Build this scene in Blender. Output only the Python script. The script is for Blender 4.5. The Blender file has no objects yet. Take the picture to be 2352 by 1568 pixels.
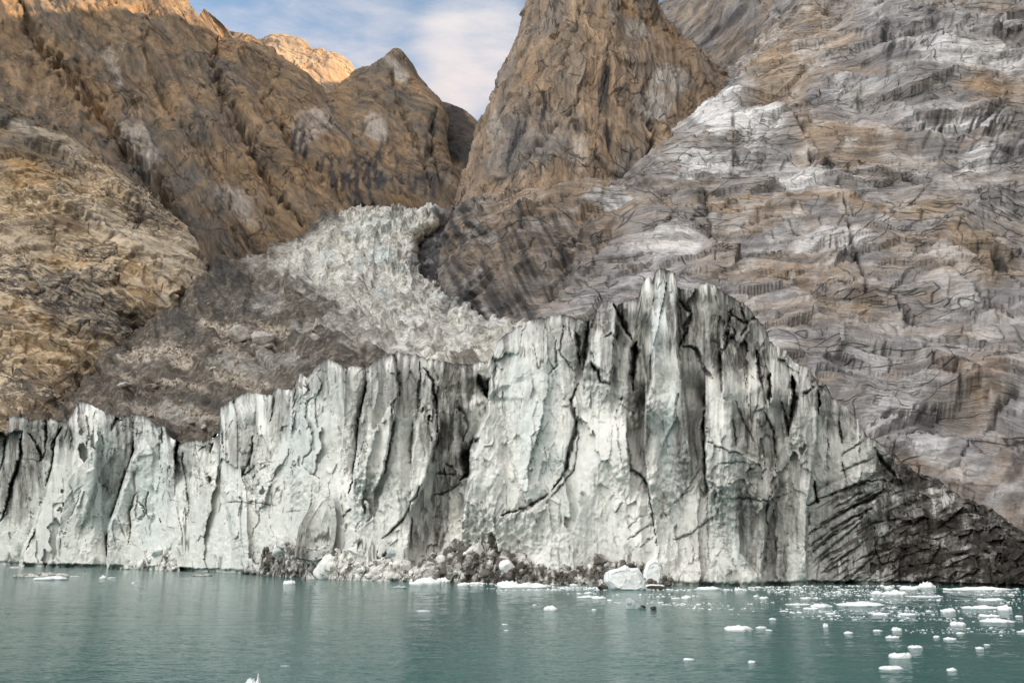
import bpy, bmesh, math, random
import numpy as np

random.seed(4)
rng = np.random.default_rng(11)
f32 = np.float32
scene = bpy.context.scene
COL = scene.collection

# ------------------------------------------------------------------ camera model
# survey coordinates: bearings measured on a 2352 x 1568 grid, ranges in metres
W, H, FOC, CAMH, HZ = 2352.0, 1568.0, 1847.0, 8.0, 1263.0
PITCH = math.atan((HZ - H / 2) / FOC)
CP, SP = math.cos(PITCH), math.sin(PITCH)


def at(px, py, Y):
    px, py, Y = np.asarray(px, float), np.asarray(py, float), np.asarray(Y, float)
    u = (px - W / 2) / FOC
    v = (H / 2 - py) / FOC
    t = Y / (CP - v * SP)
    return np.stack([u * t, Y + 0 * t, CAMH + (SP + v * CP) * t], -1)


def range_on_water(py, z=0.0):
    v = (H / 2 - np.asarray(py, float)) / FOC
    t = (z - CAMH) / (SP + v * CP)
    return (CP - v * SP) * t


# ------------------------------------------------------------------ noise
_G = np.array([[1, 1, 0], [-1, 1, 0], [1, -1, 0], [-1, -1, 0], [1, 0, 1], [-1, 0, 1], [1, 0, -1], [-1, 0, -1],
               [0, 1, 1], [0, -1, 1], [0, 1, -1], [0, -1, -1], [1, 1, 0], [-1, 1, 0], [0, -1, 1], [0, -1, -1]], f32)


def _hash(ix, iy, iz, seed):
    h = (ix.astype(np.uint32) * np.uint32(374761393) + iy.astype(np.uint32) * np.uint32(668265263)
         + iz.astype(np.uint32) * np.uint32(2246822519) + np.uint32((seed * 3266489917) & 0xffffffff))
    h = (h ^ (h >> np.uint32(15))) * np.uint32(2246822519)
    h = (h ^ (h >> np.uint32(13))) * np.uint32(3266489917)
    return h ^ (h >> np.uint32(16))


def gnoise(p, seed=0):
    p = np.asarray(p, f32)
    i = np.floor(p).astype(np.int64)
    fr = p - i
    w = fr * fr * fr * (fr * (fr * 6 - 15) + 10)
    out = 0
    for dx in (0, 1):
        for dy in (0, 1):
            for dz in (0, 1):
                g = _G[_hash(i[..., 0] + dx, i[..., 1] + dy, i[..., 2] + dz, seed) & np.uint32(15)]
                d = g[..., 0] * (fr[..., 0] - dx) + g[..., 1] * (fr[..., 1] - dy) + g[..., 2] * (fr[..., 2] - dz)
                out = out + d * (w[..., 0] if dx else 1 - w[..., 0]) * (w[..., 1] if dy else 1 - w[..., 1]) * (w[..., 2] if dz else 1 - w[..., 2])
    return out


def fbm(p, octv=5, gain=0.5, lac=2.03, seed=0, kind='fbm'):
    a, s, tot = 1.0, 0.0, 0.0
    q = np.asarray(p, f32)
    for o in range(octv):
        n = gnoise(q, seed + o * 17)
        if kind == 'ridge':
            n = 1 - 2.2 * np.abs(n)
            n = n * 1.0
        elif kind == 'billow':
            n = 2.2 * np.abs(n) - 0.5
        s = s + a * n
        tot += a
        a *= gain
        q = q * lac + f32(5.31 + o)
    return s / tot * (1.6 if kind == 'fbm' else 1.0)


def worley(p, seed=0):
    """nearest cell: F1, F2, cell hash (0..1) x3 and offset from the cell's point"""
    p = np.asarray(p, f32)
    i = np.floor(p).astype(np.int64)
    sh = p.shape[:-1]
    f1 = np.full(sh, 9.0, f32); f2 = np.full(sh, 9.0, f32)
    idh = np.zeros(sh, np.uint32)
    off = np.zeros(p.shape, f32)
    for dx in (-1, 0, 1):
        for dy in (-1, 0, 1):
            for dz in (-1, 0, 1):
                h = _hash(i[..., 0] + dx, i[..., 1] + dy, i[..., 2] + dz, seed)
                c = np.stack([i[..., 0] + dx + (h & np.uint32(1023)) / f32(1023),
                              i[..., 1] + dy + ((h >> np.uint32(10)) & np.uint32(1023)) / f32(1023),
                              i[..., 2] + dz + ((h >> np.uint32(20)) & np.uint32(1023)) / f32(1023)], -1).astype(f32)
                o = p - c
                d = np.sqrt((o * o).sum(-1))
                m = d < f1
                f2 = np.where(m, f1, np.minimum(f2, d))
                f1 = np.where(m, d, f1)
                idh = np.where(m, h, idh)
                off[m] = o[m]
    h2 = _hash(idh.astype(np.int64) & 0xffff, idh.astype(np.int64) >> 16, idh.astype(np.int64) & 0xff, seed + 5)
    r = np.stack([(h2 & np.uint32(1023)) / f32(1023), ((h2 >> np.uint32(10)) & np.uint32(1023)) / f32(1023),
                  ((h2 >> np.uint32(20)) & np.uint32(1023)) / f32(1023)], -1)
    return f1, f2, r, off


def facets(p, seed, tilt=1.0):
    """broken planar facets: every cell is a plane with a slope of its own"""
    f1, f2, r, off = worley(p, seed)
    return ((r[..., 0] - .5) * 2 * off[..., 0] + (r[..., 1] - .5) * 2 * off[..., 1]) * tilt + (r[..., 2] - .5) * .6


def smooth(a, b, x):
    t = np.clip((x - a) / (b - a), 0, 1)
    return t * t * (3 - 2 * t)


def ani(P, ang, lc, la, ly=None, seed=0, octv=5, kind='fbm', warp=0.0, gain=.5):
    """noise drawn out along a direction of the rock (degrees, dipping to +X)"""
    a = math.radians(ang)
    X, Y, Z = P[..., 0], P[..., 1], P[..., 2]
    al = X * math.cos(a) - Z * math.sin(a)
    cr = X * math.sin(a) + Z * math.cos(a)
    if warp:
        cr = cr + warp * fbm(P / (la * .8), 3, seed=seed + 91)
    return fbm(np.stack([cr / lc, al / la, Y / (ly or la)], -1), octv, gain, seed=seed, kind=kind)


# ------------------------------------------------------------------ lines and patches on the survey grid
def seg_dist(px, py, pts):
    """distance to a polyline, side (+1 right of it when walking down) and position along it 0..1"""
    d = np.full(px.shape, 1e9); side = np.zeros(px.shape); par = np.zeros(px.shape)
    n = len(pts) - 1
    for k in range(n):
        (x0, y0), (x1, y1) = pts[k], pts[k + 1]
        vx, vy = x1 - x0, y1 - y0
        L = vx * vx + vy * vy + 1e-9
        t = np.clip(((px - x0) * vx + (py - y0) * vy) / L, 0, 1)
        qx, qy = px - x0 - t * vx, py - y0 - t * vy
        dd = np.hypot(qx, qy)
        m = dd < d
        d = np.where(m, dd, d)
        side = np.where(m, np.sign(vy * (px - x0) - vx * (py - y0)), side)
        par = np.where(m, (k + t) / n, par)
    return d, side, par


def blob(px, py, cx, cy, rx, ry, ang=0.0):
    a = math.radians(ang)
    dx, dy = px - cx, py - cy
    u = (dx * math.cos(a) + dy * math.sin(a)) / rx
    v = (-dx * math.sin(a) + dy * math.cos(a)) / ry
    return 1 - np.hypot(u, v)


def blobs(px, py, lst, n, amp=.8):
    m = np.zeros(px.shape)
    for b in lst:
        s = b[5] if len(b) > 5 else 1.0
        ang = b[4] if len(b) > 4 else 0
        m = np.maximum(m, s * smooth(-.2, .42, blob(px, py, *b[:4], ang) + amp * n))
    return m


# ------------------------------------------------------------------ mesh building
def link(o, parent=None):
    COL.objects.link(o)
    if parent:
        o.parent = parent
    return o


def raw_mesh(name, V, Fq, mat, attrs=None, parent=None, shade=True):
    """V (n,3); Fq (m,4) or (m,3) faces"""
    me = bpy.data.meshes.new(name)
    V = np.asarray(V, f32).reshape(-1, 3)
    Fq = np.asarray(Fq, np.int32)
    k = Fq.shape[1]
    me.vertices.add(len(V)); me.vertices.foreach_set('co', V.ravel())
    me.loops.add(Fq.size); me.loops.foreach_set('vertex_index', Fq.ravel())
    me.polygons.add(len(Fq))
    me.polygons.foreach_set('loop_start', np.arange(0, Fq.size, k, dtype=np.int32))
    me.polygons.foreach_set('loop_total', np.full(len(Fq), k, np.int32))
    me.update(calc_edges=True)
    me.polygons.foreach_set('use_smooth', np.full(len(Fq), shade))
    for an, av in (attrs or {}).items():
        a = me.attributes.new(an, 'FLOAT', 'POINT')
        a.data.foreach_set('value', np.asarray(av, f32).ravel())
    me.validate()
    if mat:
        me.materials.append(mat)
    o = bpy.data.objects.new(name, me)
    return link(o, parent)


def grid_faces(nv, nu, flip=False):
    a = np.arange(nv * nu).reshape(nv, nu)
    q = np.stack([a[:-1, :-1], a[:-1, 1:], a[1:, 1:], a[1:, :-1]], -1).reshape(-1, 4)
    return q[:, ::-1] if flip else q


def cr_sample(C, t):
    """Catmull-Rom along axis 0 at parameters t (0..n-1)"""
    n = C.shape[0]
    E = np.concatenate([[2 * C[0] - C[1]], C, [2 * C[-1] - C[-2]]], 0)
    i = np.clip(np.floor(t).astype(int), 0, n - 2)
    s = (t - i).reshape((-1,) + (1,) * (C.ndim - 1))
    p0, p1, p2, p3 = E[i], E[i + 1], E[i + 2], E[i + 3]
    return .5 * ((2 * p1) + (p2 - p0) * s + (2 * p0 - 5 * p1 + 4 * p2 - p3) * s * s + (3 * p1 - p0 - 3 * p2 + p3) * s ** 3)


def params(counts):
    t = [np.linspace(k, k + 1, c, endpoint=False) for k, c in enumerate(counts)]
    return np.concatenate(t + [[len(counts)]])


def spread(ctrl, nv, nu, world=False):
    C = np.array(ctrl, float)
    nr, nc = C.shape[:2]
    tv = params(nv if isinstance(nv, (list, tuple)) else [nv] * (nr - 1))
    tu = params(nu if isinstance(nu, (list, tuple)) else [nu] * (nc - 1))
    G = cr_sample(C, tv)
    G = cr_sample(np.swapaxes(G, 0, 1), tu)
    G = np.swapaxes(G, 0, 1)
    if world:
        return None, None, G
    return G[..., 0], G[..., 1], at(G[..., 0], G[..., 1], G[..., 2])


def normals(P, toward=(0, 0, 8)):
    du = np.gradient(P, axis=1); dv = np.gradient(P, axis=0)
    n = np.cross(du, dv)
    n /= np.linalg.norm(n, axis=-1, keepdims=True) + 1e-9
    # one sign for the whole sheet: out of the rock
    c = (n * (np.array(toward) - P)).sum(-1)
    flip = np.median(c) < 0
    return (-n if flip else n), not flip


# ------------------------------------------------------------------ materials
def new_mat(name):
    m = bpy.data.materials.new(name)
    m.use_nodes = True
    nt = m.node_tree
    nt.nodes.clear()
    return m, nt


class NT:
    def __init__(self, nt):
        self.nt = nt

    def n(self, typ, **kw):
        nd = self.nt.nodes.new(typ)
        for k, v in kw.items():
            setattr(nd, k, v)
        return nd

    def l(self, a, b):
        self.nt.links.new(a, b)

    def set(self, sock, v):
        if hasattr(v, 'is_linked') or isinstance(v, bpy.types.NodeSocket):
            self.l(v, sock)
        else:
            sock.default_value = v

    def math(self, op, a, b=0.0, c=0.0, clamp=False):
        nd = self.n('ShaderNodeMath', operation=op, use_clamp=clamp)
        self.set(nd.inputs[0], a); self.set(nd.inputs[1], b); self.set(nd.inputs[2], c)
        return nd.outputs[0]

    def attr(self, name):
        return self.n('ShaderNodeAttribute', attribute_name=name).outputs['Fac']

    def mix(self, fac, a, b, blend='MIX'):
        nd = self.n('ShaderNodeMix', data_type='RGBA', blend_type=blend)
        self.set(nd.inputs[0], fac)
        for s, v in ((nd.inputs[6], a), (nd.inputs[7], b)):
            if isinstance(v, tuple):
                s.default_value = (*v[:3], 1)
            else:
                self.l(v, s)
        return nd.outputs[2]

    def ramp(self, fac, stops, interp='LINEAR'):
        nd = self.n('ShaderNodeValToRGB')
        nd.color_ramp.interpolation = interp
        e = nd.color_ramp.elements
        while len(e) < len(stops):
            e.new(0.5)
        for k, (p, c) in enumerate(stops):
            e[k].position = p
            e[k].color = (*c, 1) if isinstance(c, tuple) else (c, c, c, 1)
        self.l(fac, nd.inputs[0])
        return nd.outputs[0]

    def noise(self, vec, scale, detail=6, rough=.6, dist=0.0, lac=2.0):
        nd = self.n('ShaderNodeTexNoise')
        nd.inputs['Scale'].default_value = scale
        nd.inputs['Detail'].default_value = detail
        nd.inputs['Roughness'].default_value = rough
        nd.inputs['Distortion'].default_value = dist
        nd.inputs['Lacunarity'].default_value = lac
        if vec is not None:
            self.l(vec, nd.inputs['Vector'])
        return nd.outputs['Fac']

    def mapping(self, vec, rot=(0, 0, 0), scale=(1, 1, 1), loc=(0, 0, 0)):
        nd = self.n('ShaderNodeMapping')
        nd.inputs['Rotation'].default_value = rot
        nd.inputs['Scale'].default_value = scale
        nd.inputs['Location'].default_value = loc
        self.l(vec, nd.inputs['Vector'])
        return nd.outputs[0]

    def bump(self, h, strength, dist, normal=None):
        nd = self.n('ShaderNodeBump')
        nd.inputs['Strength'].default_value = strength
        nd.inputs['Distance'].default_value = dist
        self.l(h, nd.inputs['Height'])
        if normal is not None:
            self.l(normal, nd.inputs['Normal'])
        return nd.outputs[0]

    def out(self, bsdf):
        o = self.n('ShaderNodeOutputMaterial')
        self.l(bsdf.outputs[0], o.inputs['Surface'])

    def principled(self, col, rough, normal=None, **kw):
        b = self.n('ShaderNodeBsdfPrincipled')
        self.set(b.inputs['Base Color'], col if not isinstance(col, tuple) else (*col, 1))
        self.set(b.inputs['Roughness'], rough)
        b.inputs['Specular IOR Level'].default_value = kw.pop('spec', .3)
        if normal is not None:
            self.l(normal, b.inputs['Normal'])
        for k, v in kw.items():
            b.inputs[k].default_value = v
        self.out(b)
        return b


def rock_material(name, grey, tan, dip, unit=1.0, pale=(.42, .40, .39), rust=(.25, .165, .09), dark=(.030, .030, .034),
                  lam=1.0, vein=None, contrast=1.0):
    """dip: degrees the layering falls toward +X; unit: metres of the grain"""
    m, nt = new_mat(name)
    t = NT(nt)
    pos = t.n('ShaderNodeNewGeometry').outputs['Position']
    d = math.radians(dip)
    def warp(src, scale, amp, det):
        w = t.n('ShaderNodeTexNoise'); w.inputs['Scale'].default_value = scale / unit; w.inputs['Detail'].default_value = det
        t.l(src, w.inputs['Vector'])
        c0 = t.n('ShaderNodeVectorMath', operation='SUBTRACT'); t.l(w.outputs['Color'], c0.inputs[0]); c0.inputs[1].default_value = (.5, .5, .5)
        wv = t.n('ShaderNodeVectorMath', operation='MULTIPLY_ADD')
        t.l(c0.outputs[0], wv.inputs[0]); wv.inputs[1].default_value = (amp * unit,) * 3; t.l(src, wv.inputs[2])
        return wv.outputs[0]

    wpos = warp(warp(pos, .0065, 75, 2), .035, 9, 4)
    L = t.mapping(wpos, rot=(0, -d, 0))
    nl = t.noise(t.mapping(L, scale=(.010 / unit, .012 / unit, .13 / unit)), 1.0, 10, .68, .0)
    nl2 = t.noise(t.mapping(t.mapping(wpos, rot=(0, -d - .2, 0)), scale=(.055 / unit, .06 / unit, .62 / unit), loc=(3, 8, 1)), 1.0, 8, .7, .0)
    big = t.noise(t.mapping(L, scale=(.007 / unit, .01 / unit, .018 / unit)), 1.0, 8, .62, .2)
    fine = t.noise(t.mapping(L, scale=(.32 / unit, .4 / unit, .8 / unit)), 1.0, 8, .75, .0)
    med = t.noise(t.mapping(L, loc=(41, 7, 19), scale=(.024 / unit, .03 / unit, .075 / unit)), 1.0, 9, .66, .2)
    # joints along the layers and a steeper set across them
    jm = None
    for ang, sc, th in ((0.06, (.009, .012, .060), .014), (-.8, (.008, .012, .026), .0075), (.75, (.009, .012, .030), .007)):
        jn = t.noise(t.mapping(t.mapping(wpos, rot=(0, -d + ang, 0)), scale=tuple(s_ / unit for s_ in sc), loc=(11 + 9 * ang, 0, 5)), 1.0, 3, .5, .1)
        ja = t.math('ABSOLUTE', t.math('SUBTRACT', jn, .5))
        j1 = t.ramp(ja, [(0, 1.0), (th * .4, .75), (th, 0.0)])
        j1 = t.math('MULTIPLY', j1, t.ramp(t.noise(t.mapping(pos, loc=(30 * ang, 3, 1)), .02 / unit, 5, .6), [(.44, 0.0), (.58, 1.0)]))
        jm = j1 if jm is None else t.math('MAXIMUM', jm, j1)
    tone = t.math('ADD', t.attr('tone'), t.math('MULTIPLY', t.math('SUBTRACT', big, .5), 3.0), clamp=True)
    tone = t.math('ADD', tone, t.math('MULTIPLY', t.math('SUBTRACT', med, .5), 1.6), clamp=True)
    base = t.mix(tone, grey, tan)
    k = t.ramp(nl, [(.28, .42), (.42, .86), (.54, 1.2), (.70, 1.8)])
    base = t.mix(.85 * lam * contrast, base, k, 'MULTIPLY')
    k2 = t.ramp(nl2, [(.26, .45), (.46, 1.02), (.72, 1.7)])
    base = t.mix(.5 * lam * contrast, base, k2, 'MULTIPLY')
    k3 = t.ramp(fine, [(.24, .45), (.48, 1.05), (.74, 1.65)])
    base = t.mix(.6 * contrast, base, k3, 'MULTIPLY')
    k4 = t.ramp(med, [(.28, .50), (.48, 1.05), (.70, 1.55)])
    base = t.mix(.8 * contrast, base, k4, 'MULTIPLY')
    pal = t.mix(.85, pale, t.ramp(nl, [(.3, .38), (.5, .95), (.68, 1.3)]), 'MULTIPLY')
    pal = t.mix(.7, pal, k3, 'MULTIPLY')
    pal = t.mix(.6, pal, k2, 'MULTIPLY')
    pf = t.math('MULTIPLY', t.attr('pale'), t.ramp(t.math('ADD', t.math('MULTIPLY', med, .6), t.math('MULTIPLY', nl, .5)), [(.34, .25), (.50, 1.0)]))
    base = t.mix(pf, base, pal)
    rs = t.mix(.85, t.mix(.8, rust, k3, 'MULTIPLY'), k, 'MULTIPLY')
    rmask = t.math('MULTIPLY', t.attr('rust'), t.ramp(t.math('ADD', t.math('MULTIPLY', med, .6), t.math('MULTIPLY', nl2, .4)), [(.40, 0.0), (.60, .9)]), clamp=True)
    base = t.mix(rmask, base, rs)
    if vein:
        vv = None
        for rr, sc, loc, th in ((22, .016, (0, 0, 0), .040), (-18, .03, (70, 0, 9), .034), (35, .05, (7, 30, 9), .034)):
            vn = t.noise(t.mapping(t.mapping(pos, rot=(0, -math.radians(rr), 0)), scale=(.55, .55, 1.5), loc=loc), sc / unit, 9, .64, .9)
            vr = t.math('ABSOLUTE', t.math('SUBTRACT', vn, .5))
            vm = t.ramp(vr, [(0, 1.0), (th * .35, .8), (th * .85, 0.0)])
            brk = t.noise(t.mapping(pos, loc=(5 + loc[0], 50, 2)), sc * 3 / unit, 4, .6)
            vm = t.math('MULTIPLY', vm, t.ramp(brk, [(.43, .0), (.56, 1.0)]))
            vv = vm if vv is None else t.math('MAXIMUM', vv, vm)
        base = t.mix(t.math('MULTIPLY', vv, t.attr('vein')), base, vein)
    base = t.mix(t.math('MULTIPLY', jm, .75), base, (.035, .032, .03))
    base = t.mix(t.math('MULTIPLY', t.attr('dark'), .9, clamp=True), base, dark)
    hh = t.math('ADD', t.math('MULTIPLY', nl, 1.0), t.math('ADD', t.math('MULTIPLY', fine, .3), t.math('MULTIPLY', nl2, .3)))
    hh = t.math('SUBTRACT', hh, t.math('MULTIPLY', jm, .35))
    nrm = t.bump(hh, 1.0, 4.0 * unit)
    t.principled(base, .82, nrm, spec=.25)
    return m


def ice_material(name):
    m, nt = new_mat(name)
    t = NT(nt)
    pos = t.n('ShaderNodeNewGeometry').outputs['Position']
    big = t.noise(pos, .045, 6, .6, .5)
    fine = t.noise(pos, .9, 8, .7, .3)
    streak = t.noise(t.mapping(pos, scale=(.8, .5, .11)), 1.0, 8, .68, .8)
    base = t.ramp(big, [(.3, (.68, .70, .675)), (.5, (.775, .78, .75)), (.68, (.84, .83, .795))])
    base = t.mix(t.math('MULTIPLY', t.attr('blue'), .8), base, (.66, .75, .745))
    base = t.mix(.5, base, t.ramp(fine, [(.3, .84), (.5, 1.0), (.7, 1.05)]), 'MULTIPLY')
    # fine hairline fractures that hold grit
    cn = t.noise(t.mapping(pos, rot=(0, .3, 0), scale=(1, 1, .45)), .22, 8, .68, 1.2)
    cr = t.math('ABSOLUTE', t.math('SUBTRACT', cn, .5))
    cm = t.ramp(cr, [(0, .65), (.006, .4), (.02, 0.0)])
    brk = t.noise(pos, .12, 3, .5)
    cm = t.math('MULTIPLY', cm, t.ramp(brk, [(.45, 0.0), (.62, 1.0)]))
    base = t.mix(cm, base, (.17, .165, .155))
    dirt = t.attr('dirt')
    wet = t.ramp(streak, [(.28, -.0), (.72, 1.0)])
    dm = t.math('MULTIPLY', dirt, t.math('ADD', .45, t.math('MULTIPLY', wet, 1.1)), clamp=True)
    grim = t.ramp(fine, [(.3, (.085, .08, .072)), (.6, (.17, .16, .145))])
    base = t.mix(dm, base, grim)
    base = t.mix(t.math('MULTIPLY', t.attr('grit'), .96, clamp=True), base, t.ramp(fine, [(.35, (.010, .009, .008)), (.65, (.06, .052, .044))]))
    h = t.math('ADD', t.math('MULTIPLY', fine, .5), t.math('ADD', streak, t.math('MULTIPLY', cn, 1.2)))
    nrm = t.bump(h, .4, .4)
    t.principled(base, .55, nrm, spec=.15)
    return m


def icefall_material(name):
    m, nt = new_mat(name)
    t = NT(nt)
    pos = t.n('ShaderNodeNewGeometry').outputs['Position']
    big = t.noise(pos, .03, 6, .6, .6)
    fine = t.noise(pos, .55, 9, .72, .4)
    med = t.noise(t.mapping(pos, loc=(9, 3, 30)), .16, 8, .68, .6)
    ice = t.ramp(med, [(.33, (.18, .165, .135)), (.44, (.50, .48, .425)), (.57, (.765, .75, .71))])
    ice = t.mix(t.math('MULTIPLY', t.attr('blue'), .5), ice, (.50, .62, .63))
    ice = t.mix(.7, ice, t.ramp(fine, [(.3, .42), (.5, 1.0), (.68, 1.2)]), 'MULTIPLY')
    dirt = t.ramp(med, [(.32, (.040, .033, .025)), (.5, (.095, .079, .061)), (.66, (.25, .215, .175))])
    dirt = t.mix(.7, dirt, t.ramp(fine, [(.3, .5), (.5, 1.0), (.7, 1.5)]), 'MULTIPLY')
    rub = t.ramp(fine, [(.3, (.20, .165, .13)), (.46, (.46, .40, .33)), (.7, (.62, .555, .475))])
    speck = t.ramp(t.noise(t.mapping(pos, loc=(2, 60, 3)), .3, 9, .75, .5), [(.36, .35), (.50, 1.0), (.65, 1.25)])
    ice = t.mix(.75, ice, speck, 'MULTIPLY')
    db = t.math('ADD', t.attr('debris'), t.math('MULTIPLY', t.math('SUBTRACT', big, .5), .5), clamp=True)
    base = t.mix(db, ice, dirt)
    base = t.mix(t.attr('rubble'), base, rub)
    base = t.mix(t.attr('dark'), base, (.03, .03, .03))
    h = t.math('ADD', t.math('MULTIPLY', fine, .8), med)
    nrm = t.bump(h, .8, 1.6)
    t.principled(base, .7, nrm, spec=.3)
    return m


def simple_ice(name, c0, c1, scale=1.2, rough=.5, dirt=0.0, dirtcol=(.10, .085, .07)):
    m, nt = new_mat(name)
    t = NT(nt)
    pos = t.n('ShaderNodeNewGeometry').outputs['Position']
    n1 = t.noise(pos, scale, 6, .6, .3)
    n2 = t.noise(t.mapping(pos, loc=(4, 2, 7)), scale * .55, 7, .68, .5)
    base = t.ramp(n1, [(.32, c0), (.62, c1)])
    if dirt:
        dm = t.ramp(n2, [(.62 - dirt * .3, 0.0), (.70 - dirt * .22, .92)])
        base = t.mix(dm, base, dirtcol)
    nrm = t.bump(t.math('ADD', n1, t.math('MULTIPLY', n2, .8)), .5, .25)
    t.principled(base, rough, nrm, spec=.4)
    return m


def stone_material(name, c0, c1, scale=1.0):
    m, nt = new_mat(name)
    t = NT(nt)
    pos = t.n('ShaderNodeNewGeometry').outputs['Position']
    n1 = t.noise(pos, scale, 8, .66, .3)
    base = t.ramp(n1, [(.3, c0), (.68, c1)])
    t.principled(base, .85, t.bump(n1, .7, .5), spec=.25)
    return m


def water_material():
    m, nt = new_mat('fjord_water')
    t = NT(nt)
    pos = t.n('ShaderNodeNewGeometry').outputs['Position']
    c = t.noise(t.mapping(pos, rot=(0, 0, .05), scale=(1.5, 3.2, 1), loc=(1, 7, 0)), 1.0, 4, .62, .3)
    nrm = t.bump(c, 1.0, WAVE)
    silt = t.noise(t.mapping(pos, scale=(.01, .02, 1), loc=(3, 3, 3)), 1.0, 4, .5)
    col = t.ramp(silt, [(.3, (.018, .108, .102)), (.7, (.034, .140, .130))])
    b_ = t.principled(col, .06, nrm, spec=.5)
    b_.inputs['IOR'].default_value = 1.333
    return m


WAVE = .10
M = {}
M['buttress'] = rock_material('grey_brown_veined_rock', (.125, .112, .098), (.265, .185, .105), 22, .8, pale=(.60, .51, .41),
                              rust=(.40, .235, .085), vein=(.72, .58, .41), lam=.55)
M['left'] = rock_material('brown_slab_rock', (.098, .088, .077), (.182, .123, .073), 52, 1.25, pale=(.46, .415, .375), lam=.9, rust=(.29, .165, .08))
M['far'] = rock_material('far_brown_rock', (.20, .17, .14), (.29, .20, .13), 42, 1.8, pale=(.42, .38, .33), lam=.7)
M['tower'] = rock_material('tan_tower_rock', (.172, .154, .140), (.242, .174, .118), 84, 1.0, pale=(.50, .465, .43), lam=.8, rust=(.32, .195, .10))
M['back'] = rock_material('blue_grey_rock', (.185, .180, .188), (.225, .185, .148), -38, 1.2, pale=(.47, .46, .465), lam=.8)
M['right'] = rock_material('layered_gneiss', (.235, .225, .228), (.262, .204, .154), 5, .62, pale=(.70, .685, .69), lam=.9, rust=(.36, .225, .12))
M['ice'] = ice_material('glacier_ice')
M['fall'] = icefall_material('broken_glacier_ice')
M['floe'] = simple_ice('floating_ice', (.84, .88, .895), (.93, .94, .94), 1.5)
M['clear'] = simple_ice('clear_grey_ice', (.30, .36, .38), (.55, .60, .60), 1.2, .2)
M['dirty_floe'] = simple_ice('dirty_floating_ice', (.42, .42, .40), (.68, .68, .65), 1.2, .5, .55)
M['block'] = simple_ice('fallen_ice', (.68, .71, .71), (.86, .86, .84), .8, .5, .18)
M['heap'] = simple_ice('dirty_ice_rubble', (.58, .575, .545), (.82, .81, .775), .5, .55, .82, (.05, .039, .031))
M['stone'] = stone_material('boulder_stone', (.30, .28, .26), (.60, .56, .52), .6)
M['darkstone'] = stone_material('wet_dark_stone', (.03, .026, .023), (.12, .10, .085), 1.2)
M['heap_pale'] = simple_ice('pale_ice_rubble', (.60, .60, .57), (.84, .83, .80), .55, .55, .40, (.075, .065, .055))
M['tanstone'] = stone_material('rubble_stone', (.16, .135, .11), (.42, .36, .30), .3)
M['water'] = water_material()

SKY_S, SKY_K, CLOUD_L, CLOUD_F, CLOUD_BACK, EXPOSURE = 1.0, 0.12, 5.5, 2.95, 0.9, 1.35

# ------------------------------------------------------------------ rock landforms
def rock_relief(P, dip, S, A=1.0, seed=0, strata=1.0, blocky=1.0, ledge=.7):
    a = math.radians(dip)
    X, Y, Z = P[..., 0], P[..., 1], P[..., 2]
    al = X * math.cos(a) - Z * math.sin(a)
    cr = X * math.sin(a) + Z * math.cos(a)
    w = fbm(P / (55 * S), 3, seed=seed + 3)
    sw = 26 * S * fbm(P / (150 * S), 2, seed=seed + 4)
    cr = cr + sw
    cr2 = cr + 7 * S * w
    d = 7.5 * fbm(P / (95 * S), 3, seed=seed)
    d = d + 2.2 * fbm(np.stack([al / (75 * S), Y / (50 * S), cr2 / (26 * S)], -1), 4, kind='ridge', seed=seed + 7)
    q = np.stack([al / (42 * S), Y / (30 * S), cr2 / (13 * S)], -1)
    d = d + blocky * 3.4 * facets(q + .25 * w[..., None], seed + 11, 1.5)
    q = np.stack([al / (14 * S), Y / (12 * S), cr2 / (4 * S)], -1)
    d = d + blocky * .65 * facets(q, seed + 12, 1.6)
    d = d + strata * 1.5 * fbm(np.stack([cr2 / (6 * S), al / (70 * S), Y / (60 * S)], -1), 4, .6, seed=seed + 21, kind='billow')
    d = d + strata * .3 * fbm(np.stack([cr2 / (1.7 * S), al / (16 * S), Y / (16 * S)], -1), 3, .6, seed=seed + 22)
    # slabs that overhang the one below
    tw = 1.5 * fbm(P / (95 * S), 4, .45, seed=seed + 41)
    for sc, amp, sd_, sf in ((17, 2.6, 42, .16), (6.3, .8, 43, .34)):
        tt_ = cr / (sc * S) + tw * 17 / sc * .8 + .22 * fbm(P / (16 * S), 3, seed=seed + sd_)
        fr = tt_ - np.floor(tt_)
        on = smooth(-.25, .35, fbm(np.stack([al / (110 * S), cr / (20 * S), Y / (90 * S)], -1), 3, seed=seed + sd_ + 9))
        d = d + ledge * amp * on * ((1 - fr) * smooth(0, sf, fr) - .45)
    # joints: thin clefts wandering over the face
    n = fbm(np.stack([cr / (46 * S), al / (46 * S), Y / (60 * S)], -1), 4, seed=seed + 31)
    k = np.exp(-(n / .022) ** 2) * smooth(-.1, .25, fbm(P / (70 * S), 2, seed=seed + 32))
    d = d - 2.6 * S ** .5 * k
    return A * d, k


def landform(name, ctrl, nv, nu, mat, detail, world=False, toward=(0, 0, 8)):
    px, py, P = spread(ctrl, nv, nu, world)
    N, fl = normals(P, toward)
    d, attrs = detail(P, px, py)
    P = P + N * np.asarray(d)[..., None]
    o = raw_mesh(name, P, grid_faces(P.shape[0], P.shape[1], flip=not fl), mat, attrs)
    o['kind'] = 'structure'
    return o


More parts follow.
